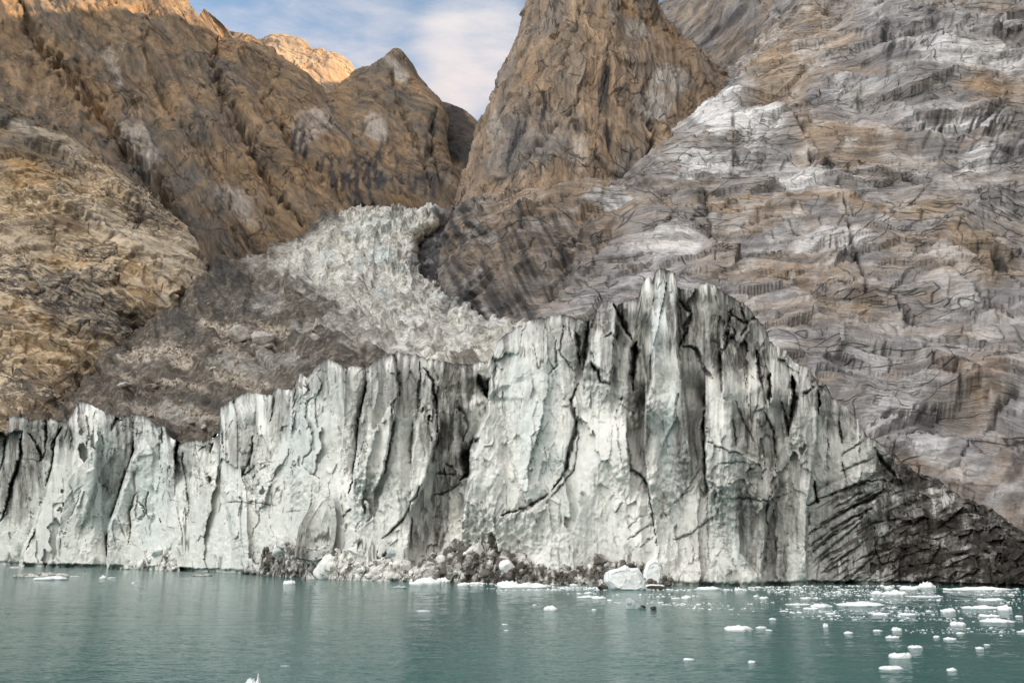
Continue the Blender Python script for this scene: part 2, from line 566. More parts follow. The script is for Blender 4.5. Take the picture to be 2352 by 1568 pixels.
def stains(px, py, cracks=(), steps=()):
    """clefts (polyline, half width, depth) and ledges (polyline, reach, height)"""
    d = np.zeros(px.shape); dk = np.zeros(px.shape)
    q_ = np.stack([px / 24, py / 24, 0 * px], -1)
    wob = 7 * fbm(q_, 4, .6, seed=77) + 4 * facets(q_ * 1.3, 79, 1.2)
    wob2 = 7 * fbm(q_ + 9, 4, .6, seed=78) + 4 * facets(q_ * 1.3 + 3, 80, 1.2)
    wmod = np.clip(.75 + 1.3 * fbm(q_ * 1.2 + 5, 3, seed=76), .18, 1.5)
    for pts, w, dep in cracks:
        xs = [p[0] for p in pts]; ys = [p[1] for p in pts]
        r = 4 * w + 12
        m = (px > min(xs) - r) & (px < max(xs) + r) & (py > min(ys) - r) & (py < max(ys) + r)
        if not m.any():
            continue
        dd, _, par = seg_dist((px + wob)[m], (py + wob2)[m], pts)
        tap = np.clip(np.minimum(par, 1 - par) * 6, .25, 1)
        g = np.exp(-(dd / (.8 * w * tap * wmod[m])) ** 2) * np.clip(wmod[m] * 1.2, .3, 1)
        d[m] -= dep * g
        dk[m] = np.maximum(dk[m], g)
    for pts, L, hgt in steps:
        xs = [p[0] for p in pts]; ys = [p[1] for p in pts]
        r = 3 * L + 12
        m = (px > min(xs) - r) & (px < max(xs) + r) & (py > min(ys) - r) & (py < max(ys) + r)
        if not m.any():
            continue
        dd, sd, par = seg_dist((px + wob)[m], (py + wob2)[m], pts)
        tap = np.clip(np.minimum(par, 1 - par) * 5, 0, 1)
        d[m] += hgt * tap * np.exp(-dd / L) * np.tanh(sd * dd / 3.5)
    return d, dk


def left_detail(P, px, py):
    d, k = rock_relief(P, 54, 1.9, 1.1, 100, 1.5, .45, .8)
    d = d + 17 * ani(P, 56, 52, 420, 300, 141, 4, 'ridge', 14)
    d = d + 3.5 * facets(np.stack([(P[..., 0] * .56 - P[..., 2] * .83) / 110, P[..., 1] / 90, (P[..., 0] * .83 + P[..., 2] * .56) / 42], -1) + .3 * fbm(P / 60, 3, seed=145)[..., None], 146, 1.7)
    d = d + 6 * ani(P, 58, 18, 240, 160, 142, 4, 'ridge', 5)
    gul = [([(57, 20), (63, 77), (110, 123), (177, 200), (247, 293), (320, 390), (400, 500), (450, 580)], 22, 22),
           ([(500, 95), (488, 160), (512, 225), (560, 320), (620, 440), (690, 540)], 15, 20),
           ([(330, 130), (400, 260), (500, 430), (560, 560)], 12, 9),
           ([(640, 170), (600, 250), (660, 330), (740, 420), (790, 490)], 11, 8)]
    c, dk = stains(px, py, gul)
    n = fbm(np.stack([px / 60, py / 60, 0 * px], -1), 5, seed=5)
    st = ani(P, 78, 5, 120, 40, 61, 4)
    tone = .62 + .35 * blobs(px, py, [(230, 270, 140, 60, 50), (640, 250, 120, 90, 45), (60, 100, 110, 70, 50), (700, 430, 80, 60, 50)], n) - .35 * blobs(
        px, py, [(440, 500, 130, 60, 55), (130, 60, 80, 60, 0), (330, 330, 50, 110, -35)], n)
    pale = .75 * blobs(px, py, [(720, 300, 40, 60, 60), (330, 340, 22, 70, -35), (560, 500, 60, 40, 50), (265, 170, 14, 50, -20, .8)], n) * (.6 + .5 * st)
    dark = np.clip(blobs(px, py, [(830, 430, 75, 60, 0, 1.2), (760, 400, 40, 40, 0, .7), (690, 340, 26, 45, 0), (300, 130, 25, 14, 20, .6), (600, 180, 22, 20, 40, .5),
                                  (940, 440, 40, 40, 30, .7), (480, 340, 10, 60, -30, .6), (60, 70, 12, 40, -30, .8)], n) * (.55 + 1.6 * st), 0, 1)
    rust = blobs(px, py, [(580, 400, 14, 90, -28, .7), (220, 250, 12, 70, -38, .9), (800, 455, 30, 30, 0, .6), (520, 120, 60, 20, 40, .6)], n)
    return d + c, dict(tone=tone, pale=np.clip(pale, 0, 1), dark=np.clip(dark + .25 * k, 0, 1), rust=rust)


def buttress_detail(P, px, py):
    d, k = rock_relief(P, 24, 1.0, 1.0, 200, 1.0, 1.0)
    d = d + 4.5 * facets(np.stack([P[..., 0] / 40, P[..., 1] / 40, P[..., 2] / 22], -1) + .3 * fbm(P / 26, 3, seed=242)[..., None], 243, 1.6)
    n = fbm(np.stack([px / 55, py / 45, 0 * px], -1), 5, seed=6)
    c, dk = stains(px, py, [([(10, 400), (110, 470), (250, 520), (330, 560)], 4, 3), ([(140, 620), (210, 560), (280, 530)], 4, 3), ([(40, 690), (150, 650), (250, 590)], 3, 2.5)],
                   [([(0, 320), (130, 345), (270, 440), (400, 540)], 22, 5), ([(20, 470), (160, 480), (300, 560)], 22, 4)])
    tone = .45 + .5 * blobs(px, py, [(50, 420, 120, 90, 30), (250, 330, 120, 60, 40), (320, 650, 90, 60, 40), (100, 820, 150, 60)], n) - .5 * blobs(
        px, py, [(190, 700, 150, 80, 30), (300, 770, 70, 60, 20), (80, 640, 90, 60, 0)], n)
    pale = np.clip(.9 * blobs(px, py, [(400, 600, 70, 85, 60), (290, 540, 120, 30, 25), (120, 330, 120, 18, 32, .6), (380, 700, 30, 30, 0, .9), (60, 560, 90, 25, 10, .5),
                                       (440, 640, 20, 70, -15)], n), 0, 1)
    rust = blobs(px, py, [(60, 400, 70, 35, 30), (150, 600, 90, 22, 10, .8), (330, 640, 45, 16, 30), (60, 700, 90, 40, 20, .7), (230, 600, 40, 20, 20, .7)], n)
    dark = .55 * blobs(px, py, [(190, 710, 130, 70, 25, .8), (140, 360, 100, 20, 33, .8), (320, 480, 60, 20, 42, .8), (60, 520, 60, 30, 10, .7), (300, 760, 60, 40, 20, .5)], n)
    vein = smooth(330, 480, py + .25 * px)
    return d * .9 + c, dict(tone=tone, pale=pale, rust=rust, dark=np.clip(dark + .3 * k + .7 * dk, 0, 1), vein=vein)


def peak_detail(P, px, py):
    d, k = rock_relief(P, 50, 2.0, 1.1, 300, 1.4, .5, .8)
    d = d + 6 * ani(P, 66, 34, 260, 200, 341, 4, 'ridge', 8)
    c, dk = stains(px, py, [([(905, 150), (900, 200), (940, 280), (965, 350), (990, 430)], 9, 9), ([(1000, 250), (990, 330), (1010, 420)], 6, 12)])
    n = fbm(np.stack([px / 50, py / 50, 0 * px], -1), 5, seed=8)
    st = ani(P, 82, 6, 120, 50, 62, 4)
    tone = .55 + .3 * blobs(px, py, [(900, 300, 60, 120, 0), (780, 240, 60, 40, 40)], n)
    pale = .8 * blobs(px, py, [(915, 165, 14, 36, -35, .8), (860, 290, 34, 30, 40, .7), (780, 320, 40, 16, 35, .6)], n)
    dark = np.clip(blobs(px, py, [(985, 330, 16, 70, 10), (880, 240, 30, 8, 35, .8), (830, 425, 75, 55, 0, 1.2), (930, 400, 26, 70, -30, .8), (900, 450, 60, 30, 0, 1), (985, 420, 30, 60, 0, .8)], n) * (.7 + 1.3 * st), 0, 1)
    rust = blobs(px, py, [(960, 190, 20, 20, 0, .7)], n)
    return d + c, dict(tone=tone, pale=np.clip(pale, 0, 1), dark=np.clip(dark + .8 * dk * .5 + .3 * k, 0, 1), rust=rust)


def gap_detail(P, px, py):
    d, k = rock_relief(P, 30, 1.8, 1.1, 400, 1.0)
    n = fbm(np.stack([px / 40, py / 40, 0 * px], -1), 5, seed=9)
    dark = np.clip(blobs(px, py, [(1040, 310, 42, 100, 0, 1.3), (1035, 270, 24, 40, 0, 1.2), (1075, 340, 24, 70, 0, .9), (1050, 430, 50, 50, 0, .7)], n) + .2 * k, 0, 1)
    return d, dict(tone=.5 + 0 * px, pale=.6 * blobs(px, py, [(1080, 400, 20, 20)], n), dark=dark * .9, rust=.5 * blobs(px, py, [(1065, 305, 25, 10)], n))


def far_detail(P, px, py):
    d, k = rock_relief(P, 35, 2.6, 1.3, 500, 1.2)
    d = d + 8 * ani(P, 70, 45, 200, 200, 541, 4, 'ridge', 8)
    n = fbm(np.stack([px / 40, py / 40, 0 * px], -1), 4, seed=10)
    return d, dict(tone=.6 + .5 * n, pale=.3 * np.clip(n, 0, 1), dark=.3 * k, rust=np.clip(-n, 0, 1) * .4)


def tower_detail(P, px, py):
    d, k = rock_relief(P, 80, 1.3, 1.15, 600, 1.2, .95, .6)
    d = d + 5.5 * ani(P, 97, 24, 260, 160, 641, 4, 'ridge', 8)
    d = d + 2.0 * ani(P, 95, 8, 110, 80, 642, 4, 'fbm', 4)
    c, dk = stains(px, py, [([(1277, 38), (1281, 70), (1277, 95)], 3.5, 12), ([(1330, 0), (1320, 80), (1290, 200)], 5, 4), ([(1400, 60), (1392, 160), (1372, 300), (1362, 430)], 4, 3),
                            ([(1180, 420), (1260, 300), (1330, 220)], 7, 4), ([(1480, 200), (1500, 320), (1455, 450)], 7, 7)],
                   [([(1385, 40), (1378, 200), (1362, 330), (1350, 440)], 30, 4), ([(1320, 260), (1350, 265), (1420, 285)], 10, -4), ([(1395, 215), (1480, 275), (1520, 300)], 14, 4)])
    n = fbm(np.stack([px / 55, py / 70, 0 * px], -1), 5, seed=12)
    st = ani(P, 95, 4.5, 90, 40, 63, 4)
    tone = .6 + .4 * blobs(px, py, [(1380, 180, 40, 150, 0), (1250, 160, 60, 80), (1530, 130, 70, 50, 40), (1560, 230, 80, 40, 40), (1360, 330, 60, 120)], n) - .4 * blobs(
        px, py, [(1180, 350, 60, 90, 20), (1480, 250, 60, 50), (1270, 320, 60, 90, 20), (1450, 390, 60, 60)], n)
    dark = np.clip(1.5 * blobs(px, py, [(1385, 225, 20, 48, 0), (1388, 325, 14, 40, 5), (1190, 330, 14, 70, 25, .7), (1160, 390, 12, 50, 20, .7), (1340, 280, 28, 12, 10, .6), (1250, 260, 14, 40, 25, .6),
                                        (1480, 400, 30, 50, 20, .5), (1240, 395, 10, 40, 20, .6)], n) * (.5 + 1.7 * st), 0, 1)
    pale = .75 * blobs(px, py, [(1540, 190, 50, 25, 20), (1500, 240, 40, 35), (1460, 70, 35, 20, 30, .6), (1140, 300, 20, 40, 0, .5), (1330, 330, 25, 60, 0, .6)], n)
    rust = blobs(px, py, [(1560, 110, 12, 60, -38), (1450, 30, 50, 14, 30, .8), (1350, 380, 16, 50, 15, .6), (1445, 210, 25, 20, 0, .6), (1235, 190, 14, 50, 10, .5)], n)
    return d + c, dict(tone=tone, pale=np.clip(pale, 0, 1), dark=np.clip(dark + .7 * dk + .25 * k, 0, 1), rust=rust)


def back_detail(P, px, py):
    d, k = rock_relief(P, -42, 1.5, 1.1, 700, 1.2)
    d = d + 6 * ani(P, -40, 26, 200, 120, 741, 4, 'ridge', 8)
    n = fbm(np.stack([px / 40, py / 40, 0 * px], -1), 4, seed=13)
    tone = .35 + .55 * blobs(px, py, [(1690, 120, 50, 60, -30), (1600, 30, 60, 40), (1780, 60, 60, 40, -40)], n)
    dark = blobs(px, py, [(1650, 80, 12, 90, 50, .8), (1530, 70, 12, 50, -30, .6), (1610, 180, 30, 12, -30, .6)], n)
    return d, dict(tone=tone, pale=.5 * blobs(px, py, [(1590, 150, 60, 20, 20)], n), dark=np.clip(dark * .8 + .3 * k, 0, 1), rust=.5 * blobs(px, py, [(1545, 140, 60, 10, 42)], n))


R_CRACK = [([(1920, 440), (1945, 500), (1950, 550), (1970, 610), (1985, 650), (1983, 700)], 5, 6),
           ([(1858, 350), (1885, 375), (1915, 385)], 9, 8), ([(2060, 1050), (2052, 985), (2100, 972), (2160, 970), (2205, 972), (2232, 1005), (2212, 1040), (2190, 1062)], 3.5, 3),
           ([(2085, 985), (2110, 1030), (2125, 1075)], 3, 2), ([(2055, 690), (2080, 725), (2115, 740), (2060, 742)], 5, 4), ([(2340, 640), (2298, 605), (2275, 590)], 8, 6),
           ([(1985, 960), (2100, 950), (2170, 935)], 3.5, 3), ([(1640, 600), (1645, 560), (1625, 500), (1620, 450)], 6, 4), ([(1690, 250), (1685, 330), (1690, 420)], 5, 3),
           ([(1795, 240), (1830, 300), (1880, 350)], 5, 4), ([(2110, 640), (2200, 620), (2290, 560)], 3, 2), ([(2230, 640), (2260, 690), (2330, 720)], 3.5, 3), ([(2060, 400), (2110, 415), (2150, 445)], 6, 5),
           ([(2240, 850), (2300, 800), (2352, 790)], 4, 3), ([(2230, 820), (2180, 860), (2210, 920)], 4, 3), ([(2320, 1000), (2352, 1060)], 5, 4), ([(2050, 1060), (2090, 1100), (2140, 1150)], 4, 3),
           ([(1480, 470), (1560, 500), (1640, 540)], 4, 3), ([(1230, 700), (1270, 640), (1330, 600)], 5, 4), ([(1330, 660), (1380, 560), (1400, 520)], 4, 3), ([(1700, 520), (1790, 500), (1850, 540)], 3, 2),
           ([(2000, 760), (2050, 820), (2040, 880)], 3.5, 2.5), ([(1850, 640), (1900, 660), (1960, 655)], 3, 2.5), ([(2120, 800), (2150, 850), (2230, 870)], 5, 4), ([(2260, 960), (2300, 930), (2352, 900)], 5, 4)]
R_STEP = [([(2352, 285), (2250, 300), (2150, 325), (2030, 322), (1950, 345)], 16, 7), ([(2352, 250), (2250, 262), (2130, 285), (2020, 280)], 14, -5), ([(2260, 440), (2180, 430), (2130, 400), (2060, 388)], 14, 6),
          ([(1760, 350), (1690, 345), (1610, 335), (1560, 350)], 12, 5), ([(1700, 420), (1620, 425), (1540, 435)], 14, 5), ([(1240, 460), (1340, 452), (1460, 462), (1560, 452)], 18, -6),
          ([(2352, 170), (2200, 165), (2050, 185), (1930, 195)], 18, 5), ([(2352, 90), (2230, 95), (2100, 100), (1980, 110)], 16, 5), ([(2000, 725), (1940, 730), (1840, 720), (1790, 690)], 16, 5),
          ([(2352, 540), (2250, 560), (2120, 540), (2000, 560)], 18, 4), ([(1850, 600), (1750, 585), (1640, 600)], 16, 4), ([(2150, 880), (2050, 900), (1930, 890)], 18, 4), ([(2352, 690), (2250, 720), (2150, 700)], 16, 4),
          ([(1930, 345), (1830, 395), (1740, 420)], 14, 5), ([(2352, 450), (2290, 455), (2200, 500), (2120, 500)], 15, 5)]


def right_detail(P, px, py):
    d, k = rock_relief(P, 4, .82, .95, 800, .65, .8, .7)
    d = d + 9.0 * fbm(P / 60, 3, seed=840) + 4.0 * facets(np.stack([P[..., 0] / 40, P[..., 1] / 34, P[..., 2] / 20], -1) + .3 * fbm(P / 26, 3, seed=842)[..., None], 843, 1.6)
    d = d + 1.6 * ani(P, 8, 15, 130, 80, 841, 3, 'ridge', 9)
    fade = smooth(1000, 1080, px)
    c, dk = stains(px, py, R_CRACK, R_STEP)
    d = d + c
    n = fbm(np.stack([px / 80, py / 38, 0 * px], -1), 5, seed=14)
    n2 = fbm(np.stack([px / 34, py / 60, 0 * px + 4], -1), 4, seed=15)
    st = ani(P, 74, 3.2, 60, 30, 64, 4)          # water stains run down the fall line
    tone = .22 + .7 * blobs(px, py, [(1250, 470, 190, 45, 0), (1800, 170, 90, 120, 0), (1950, 330, 160, 60), (1900, 60, 90, 50), (1850, 640, 160, 40), (1700, 470, 200, 22), (2200, 600, 160, 60, 10), (2280, 200, 80, 30),
                                     (2050, 480, 200, 25), (2250, 880, 90, 60, 0), (1950, 700, 120, 40)], n) - .4 * blobs(px, py, [(2000, 930, 160, 110, 20), (1450, 620, 160, 60), (1760, 560, 120, 40), (2200, 1050, 120, 90), (2100, 60, 200, 60)], n)
    pale = blobs(px, py, [(1700, 290, 120, 50, 10), (1640, 385, 90, 32, 0), (1830, 400, 120, 30, 5, .8), (2090, 385, 90, 24, 20, .45), (2170, 300, 140, 22, -12, .9), (2250, 150, 130, 32, 0, .7), (2140, 120, 80, 20, 0, .5),
                          (1530, 560, 120, 30, 0, .6), (1900, 560, 120, 24, 0, .6), (2140, 1010, 55, 40, 10, .8), (2050, 950, 80, 60, 0, .5), (1400, 480, 60, 12, 0, .8), (2250, 370, 60, 30, -20, .8), (2200, 660, 60, 40, 0, .5),
                          (1690, 222, 25, 14, 0, 1), (2150, 600, 100, 30, 0, .5), (1990, 820, 90, 40, 20, .4)], n, .7)
    pale = np.maximum(pale, .36 * smooth(0, .4, n + .3 * n2))
    stripes = smooth(.02, .3, fbm(np.stack([(px + .55 * py) / 13, py / 130, 0 * px], -1), 3, seed=16))
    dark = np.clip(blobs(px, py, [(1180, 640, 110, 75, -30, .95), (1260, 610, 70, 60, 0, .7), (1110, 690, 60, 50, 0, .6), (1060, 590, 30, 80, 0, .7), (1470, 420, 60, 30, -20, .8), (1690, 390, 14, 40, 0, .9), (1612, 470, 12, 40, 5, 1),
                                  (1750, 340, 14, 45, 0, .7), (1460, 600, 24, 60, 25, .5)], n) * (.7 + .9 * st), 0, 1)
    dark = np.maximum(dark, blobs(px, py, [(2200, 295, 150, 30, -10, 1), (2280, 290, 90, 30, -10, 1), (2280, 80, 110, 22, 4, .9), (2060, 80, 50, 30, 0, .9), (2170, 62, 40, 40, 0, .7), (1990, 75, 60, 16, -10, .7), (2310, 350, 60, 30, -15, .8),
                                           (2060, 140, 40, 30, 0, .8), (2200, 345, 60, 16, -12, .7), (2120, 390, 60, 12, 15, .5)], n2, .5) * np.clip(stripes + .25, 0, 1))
    dark = np.maximum(dark, .75 * blobs(px, py, [(2300, 606, 22, 14, 35, 1.2), (1895, 376, 22, 14, 40, 1.3), (2335, 1075, 40, 20, -40, .9), (2290, 850, 40, 14, -25, .8), (2330, 880, 40, 30, 0, .5), (1690, 205, 25, 16, 0, .5)], n2, .25))  # alcove and overhang shade painted into the rock tone
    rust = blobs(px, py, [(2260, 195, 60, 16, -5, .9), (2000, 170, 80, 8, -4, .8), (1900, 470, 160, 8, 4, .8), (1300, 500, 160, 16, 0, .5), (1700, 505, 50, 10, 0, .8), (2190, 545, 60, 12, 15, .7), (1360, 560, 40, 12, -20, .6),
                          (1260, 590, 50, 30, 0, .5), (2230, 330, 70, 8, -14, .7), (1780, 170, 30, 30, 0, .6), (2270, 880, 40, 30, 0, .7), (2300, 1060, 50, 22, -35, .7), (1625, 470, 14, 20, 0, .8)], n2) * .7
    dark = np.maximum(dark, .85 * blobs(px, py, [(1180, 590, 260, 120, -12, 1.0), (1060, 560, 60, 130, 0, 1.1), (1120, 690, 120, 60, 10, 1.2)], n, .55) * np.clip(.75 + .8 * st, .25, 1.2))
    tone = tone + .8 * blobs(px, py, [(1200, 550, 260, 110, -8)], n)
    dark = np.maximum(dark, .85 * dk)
    return d * fade + (1 - fade) * .5 * d, dict(tone=tone, pale=np.clip(pale, 0, 1), dark=np.clip(dark + .3 * k, 0, 1), rust=rust)


def east_detail(P, px, py):
    d, k = rock_relief(P, 6, 3.0, 1.5, 900, 1.0)
    n = fbm(P / 90, 4, seed=901)
    return d, dict(tone=.4 + .5 * n, pale=.3 * np.clip(n, 0, 1), dark=.4 * k, rust=0 * n)


A_CTRL = [
    [(-420, 1030, 465), (-200, 1030, 455), (-50, 1020, 458), (60, 1010, 462), (120, 1000, 470), (150, 990, 500), (140, 980, 600)],
    [(-420, 930, 480), (-200, 930, 470), (-30, 930, 475), (60, 930, 480), (110, 940, 490), (142, 945, 520), (120, 940, 640)],
    [(-420, 820, 515), (-200, 820, 505), (-20, 820, 510), (100, 830, 520), (190, 845, 540), (237, 845, 580), (200, 845, 700)],
    [(-420, 720, 545), (-200, 720, 540), (0, 720, 550), (170, 740, 570), (280, 750, 600), (347, 755, 650), (300, 755, 780)],
    [(-420, 620, 590), (-200, 620, 580), (20, 620, 590), (220, 640, 620), (370, 670, 655), (450, 698, 710), (390, 700, 850)],
    [(-420, 530, 630), (-200, 530, 620), (30, 530, 630), (230, 545, 660), (390, 580, 695), (480, 635, 755), (410, 640, 890)],
    [(-420, 440, 670), (-200, 440, 660), (30, 440, 665), (200, 460, 690), (340, 490, 720), (438, 552, 780), (380, 570, 900)],
    [(-420, 320, 720), (-200, 340, 710), (20, 350, 715), (130, 370, 735), (240, 400, 760), (335, 460, 800), (290, 480, 930)],
    [(-420, 140, 800), (-200, 180, 790), (-40, 215, 790), (30, 245, 795), (90, 275, 805), (135, 305, 830), (120, 330, 950)],
    [(-420, 170, 940), (-200, 210, 920), (-40, 245, 920), (30, 275, 920), (90, 300, 930), (130, 330, 950), (120, 350, 990)]]
B_CTRL = [
    [(-420, 800, 640), (-200, 800, 640), (100, 760, 680), (350, 720, 740), (500, 690, 790), (600, 660, 820), (700, 620, 850), (800, 580, 890), (900, 560, 930), (960, 560, 970)],
    [(-420, 560, 760), (-200, 560, 760), (100, 560, 775), (320, 560, 800), (480, 570, 815), (590, 570, 835), (690, 540, 860), (790, 495, 895), (880, 470, 940), (940, 470, 980)],
    [(-420, 400, 870), (-200, 400, 870), (80, 400, 880), (280, 400, 895), (420, 400, 905), (540, 400, 920), (650, 400, 940), (740, 400, 965), (830, 400, 1010), (880, 400, 1070)],
    [(-420, 250, 980), (-200, 250, 980), (60, 250, 990), (230, 250, 1005), (380, 250, 1015), (500, 250, 1040), (600, 260, 1060), (690, 280, 1085), (765, 310, 1130), (820, 330, 1220)],
    [(-420, 110, 1090), (-200, 110, 1090), (40, 110, 1100), (200, 120, 1115), (350, 120, 1130), (470, 140, 1160), (560, 170, 1190), (640, 205, 1205), (730, 240, 1230), (780, 260, 1330)],
    [(-420, -90, 1230), (-200, -60, 1225), (18, -5, 1230), (180, -40, 1250), (330, -30, 1270), (432, 22, 1290), (503, 90, 1305), (560, 100, 1320), (634, 138, 1330), (700, 215, 1420)],
    [(-420, -60, 1500), (-200, -30, 1500), (20, 30, 1500), (180, 0, 1500), (330, 10, 1500), (430, 60, 1510), (503, 125, 1520), (555, 135, 1530), (625, 170, 1540), (690, 230, 1560)]]
C_CTRL = [
    [(680, 600, 960), (800, 600, 930), (900, 600, 900), (980, 600, 895), (1042, 600, 920), (1070, 600, 1000)],
    [(650, 440, 1060), (770, 430, 1045), (870, 420, 1020), (960, 420, 1005), (1037, 430, 1025), (1062, 440, 1100)],
    [(640, 340, 1190), (760, 320, 1165), (850, 320, 1130), (930, 320, 1115), (1012, 330, 1130), (1025, 345, 1230)],
    [(640, 300, 1320), (744, 242, 1280), (830, 238, 1230), (905, 238, 1210), (1004, 243, 1215), (1020, 262, 1310)],
    [(680, 290, 1420), (790, 187, 1370), (850, 178, 1320), (905, 172, 1295), (955, 178, 1300), (990, 215, 1390)],
    [(700, 285, 1450), (803, 179, 1410), (868, 142, 1370), (905, 114, 1345), (926, 126, 1345), (965, 190, 1420)],
    [(700, 320, 1600), (803, 220, 1600), (865, 190, 1600), (905, 170, 1600), (930, 175, 1600), (965, 230, 1600)]]
E_CTRL = [
    [(950, 600, 1050), (1030, 600, 1010), (1090, 590, 1000), (1140, 560, 1050), (1190, 540, 1150)],
    [(975, 380, 1240), (1035, 370, 1220), (1080, 360, 1210), (1130, 365, 1230), (1190, 370, 1300)],
    [(970, 300, 1370), (1030, 290, 1365), (1075, 300, 1350), (1125, 315, 1360), (1190, 330, 1420)],
    [(970, 232, 1450), (1030, 241, 1440), (1078, 262, 1440), (1120, 300, 1450), (1190, 340, 1480)],
    [(970, 260, 1600), (1030, 262, 1600), (1078, 285, 1600), (1120, 320, 1600), (1190, 350, 1600)]]
D_CTRL = [
    [(500, 330, 1500), (590, 330, 1480), (640, 330, 1470), (690, 330, 1470), (715, 330, 1480), (770, 330, 1490), (810, 330, 1500), (870, 340, 1540)],
    [(500, 210, 1680), (590, 210, 1650), (640, 205, 1630), (690, 205, 1630), (715, 215, 1640), (770, 225, 1650), (812, 240, 1680), (870, 260, 1720)],
    [(520, 135, 1790), (598, 107, 1780), (632, 92, 1770), (690, 100, 1770), (712, 117, 1775), (770, 130, 1780), (806, 160, 1790), (870, 220, 1830)],
    [(520, 165, 2000), (598, 140, 2000), (632, 125, 2000), (690, 130, 2000), (712, 150, 2000), (770, 160, 2000), (806, 190, 2000), (870, 240, 2000)]]
F_CTRL = [
    [(1040, 520, 720), (1050, 520, 650), (1130, 510, 590), (1250, 500, 550), (1350, 495, 550), (1460, 490, 565), (1560, 430, 605), (1650, 330, 665), (1720, 260, 765)],
    [(1075, 430, 760), (1066, 430, 685), (1140, 430, 615), (1250, 430, 573), (1350, 430, 572), (1450, 430, 585), (1555, 360, 615), (1640, 280, 675), (1710, 215, 785)],
    [(1130, 290, 820), (1114, 292, 735), (1180, 300, 665), (1270, 310, 620), (1360, 310, 610), (1450, 300, 620), (1540, 260, 655), (1640, 215, 725), (1692, 203, 815)],
    [(1170, 190, 860), (1160, 185, 775), (1215, 200, 705), (1290, 200, 655), (1370, 200, 645), (1450, 190, 655), (1530, 165, 690), (1600, 140, 755), (1625, 150, 835)],
    [(1200, 90, 890), (1194, 85, 805), (1245, 90, 735), (1310, 90, 690), (1380, 90, 677), (1450, 80, 690), (1500, 70, 720), (1536, 65, 775), (1555, 75, 855)],
    [(1235, -10, 910), (1228, -5, 835), (1270, -10, 765), (1325, -10, 720), (1385, -15, 708), (1440, -20, 717), (1470, -15, 745), (1488, -5, 795), (1510, 10, 875)],
    [(1300, -130, 930), (1295, -130, 865), (1310, -140, 815), (1340, -150, 775), (1370, -155, 765), (1400, -150, 775), (1420, -140, 795), (1430, -130, 845), (1440, -120, 895)],
    [(1360, -150, 900), (1362, -152, 895), (1364, -154, 890), (1366, -155, 885), (1368, -156, 885), (1370, -156, 885), (1372, -154, 890), (1374, -152, 895), (1376, -150, 900)]]
G_CTRL = [
    [(1400, 280, 900), (1500, 265, 870), (1620, 245, 850), (1690, 222, 850), (1770, 222, 840), (1950, 220, 850)],
    [(1400, 140, 1030), (1500, 125, 1020), (1590, 120, 1010), (1665, 130, 1000), (1730, 105, 960), (1950, 100, 930)],
    [(1420, 20, 1160), (1508, 16, 1150), (1560, -6, 1140), (1640, -80, 1120), (1760, -120, 1070), (1950, -140, 1030)],
    [(1420, 50, 1400), (1508, 46, 1400), (1560, 30, 1400), (1640, -40, 1400), (1760, -80, 1400), (1950, -100, 1400)]]
R_CTRL = [
    [(1110, 800, 520), (1090, 790, 425), (1200, 810, 350), (1400, 900, 300), (1650, 1000, 266), (1900, 1160, 240), (2150, 1360, 216), (2352, 1430, 200), (2680, 1440, 190)],
    [(1105, 720, 560), (1068, 714, 450), (1180, 745, 375), (1400, 760, 332), (1650, 800, 302), (1900, 900, 277), (2150, 1080, 252), (2352, 1190, 238), (2620, 1260, 225)],
    [(1080, 640, 600), (1013, 640, 505), (1140, 660, 412), (1350, 660, 372), (1620, 690, 342), (1880, 780, 312), (2130, 900, 287), (2352, 960, 267), (2620, 1000, 250)],
    [(1080, 560, 640), (1024, 560, 545), (1130, 560, 452), (1330, 560, 412), (1600, 580, 382), (1870, 640, 352), (2120, 720, 327), (2352, 760, 307), (2620, 780, 290)],
    [(1070, 500, 690), (1038, 494, 580), (1130, 472, 500), (1310, 460, 462), (1560, 482, 422), (1850, 512, 392), (2110, 560, 362), (2352, 580, 342), (2620, 590, 325)],
    [(1080, 510, 780), (1060, 492, 690), (1160, 464, 610), (1330, 450, 550), (1540, 402, 455), (1830, 400, 427), (2100, 420, 397), (2352, 430, 374), (2620, 440, 360)],
    [(1200, 470, 800), (1250, 460, 760), (1350, 440, 680), (1480, 400, 565), (1575, 317, 495), (1820, 290, 467), (2090, 290, 432), (2352, 300, 407), (2620, 300, 395)],
    [(1400, 400, 860), (1480, 380, 800), (1560, 330, 685), (1620, 282, 600), (1688, 217, 550), (1830, 180, 522), (2080, 160, 477), (2352, 160, 447), (2620, 160, 435)],
    [(1650, 200, 900), (1690, 190, 800), (1720, 160, 730), (1745, 130, 670), (1772, 85, 625), (1880, 60, 582), (2080, 20, 532), (2352, 10, 492), (2620, 0, 480)],
    [(1800, 0, 1000), (1820, -20, 900), (1840, -20, 780), (1862, -20, 695), (1900, -60, 662), (1980, -90, 632), (2120, -130, 592), (2352, -150, 552), (2620, -160, 540)],
    [(1950, -250, 1100), (1960, -260, 1000), (1980, -280, 900), (2000, -300, 820), (2040, -330, 800), (2120, -350, 760), (2250, -380, 720), (2420, -400, 690), (2680, -400, 680)]]
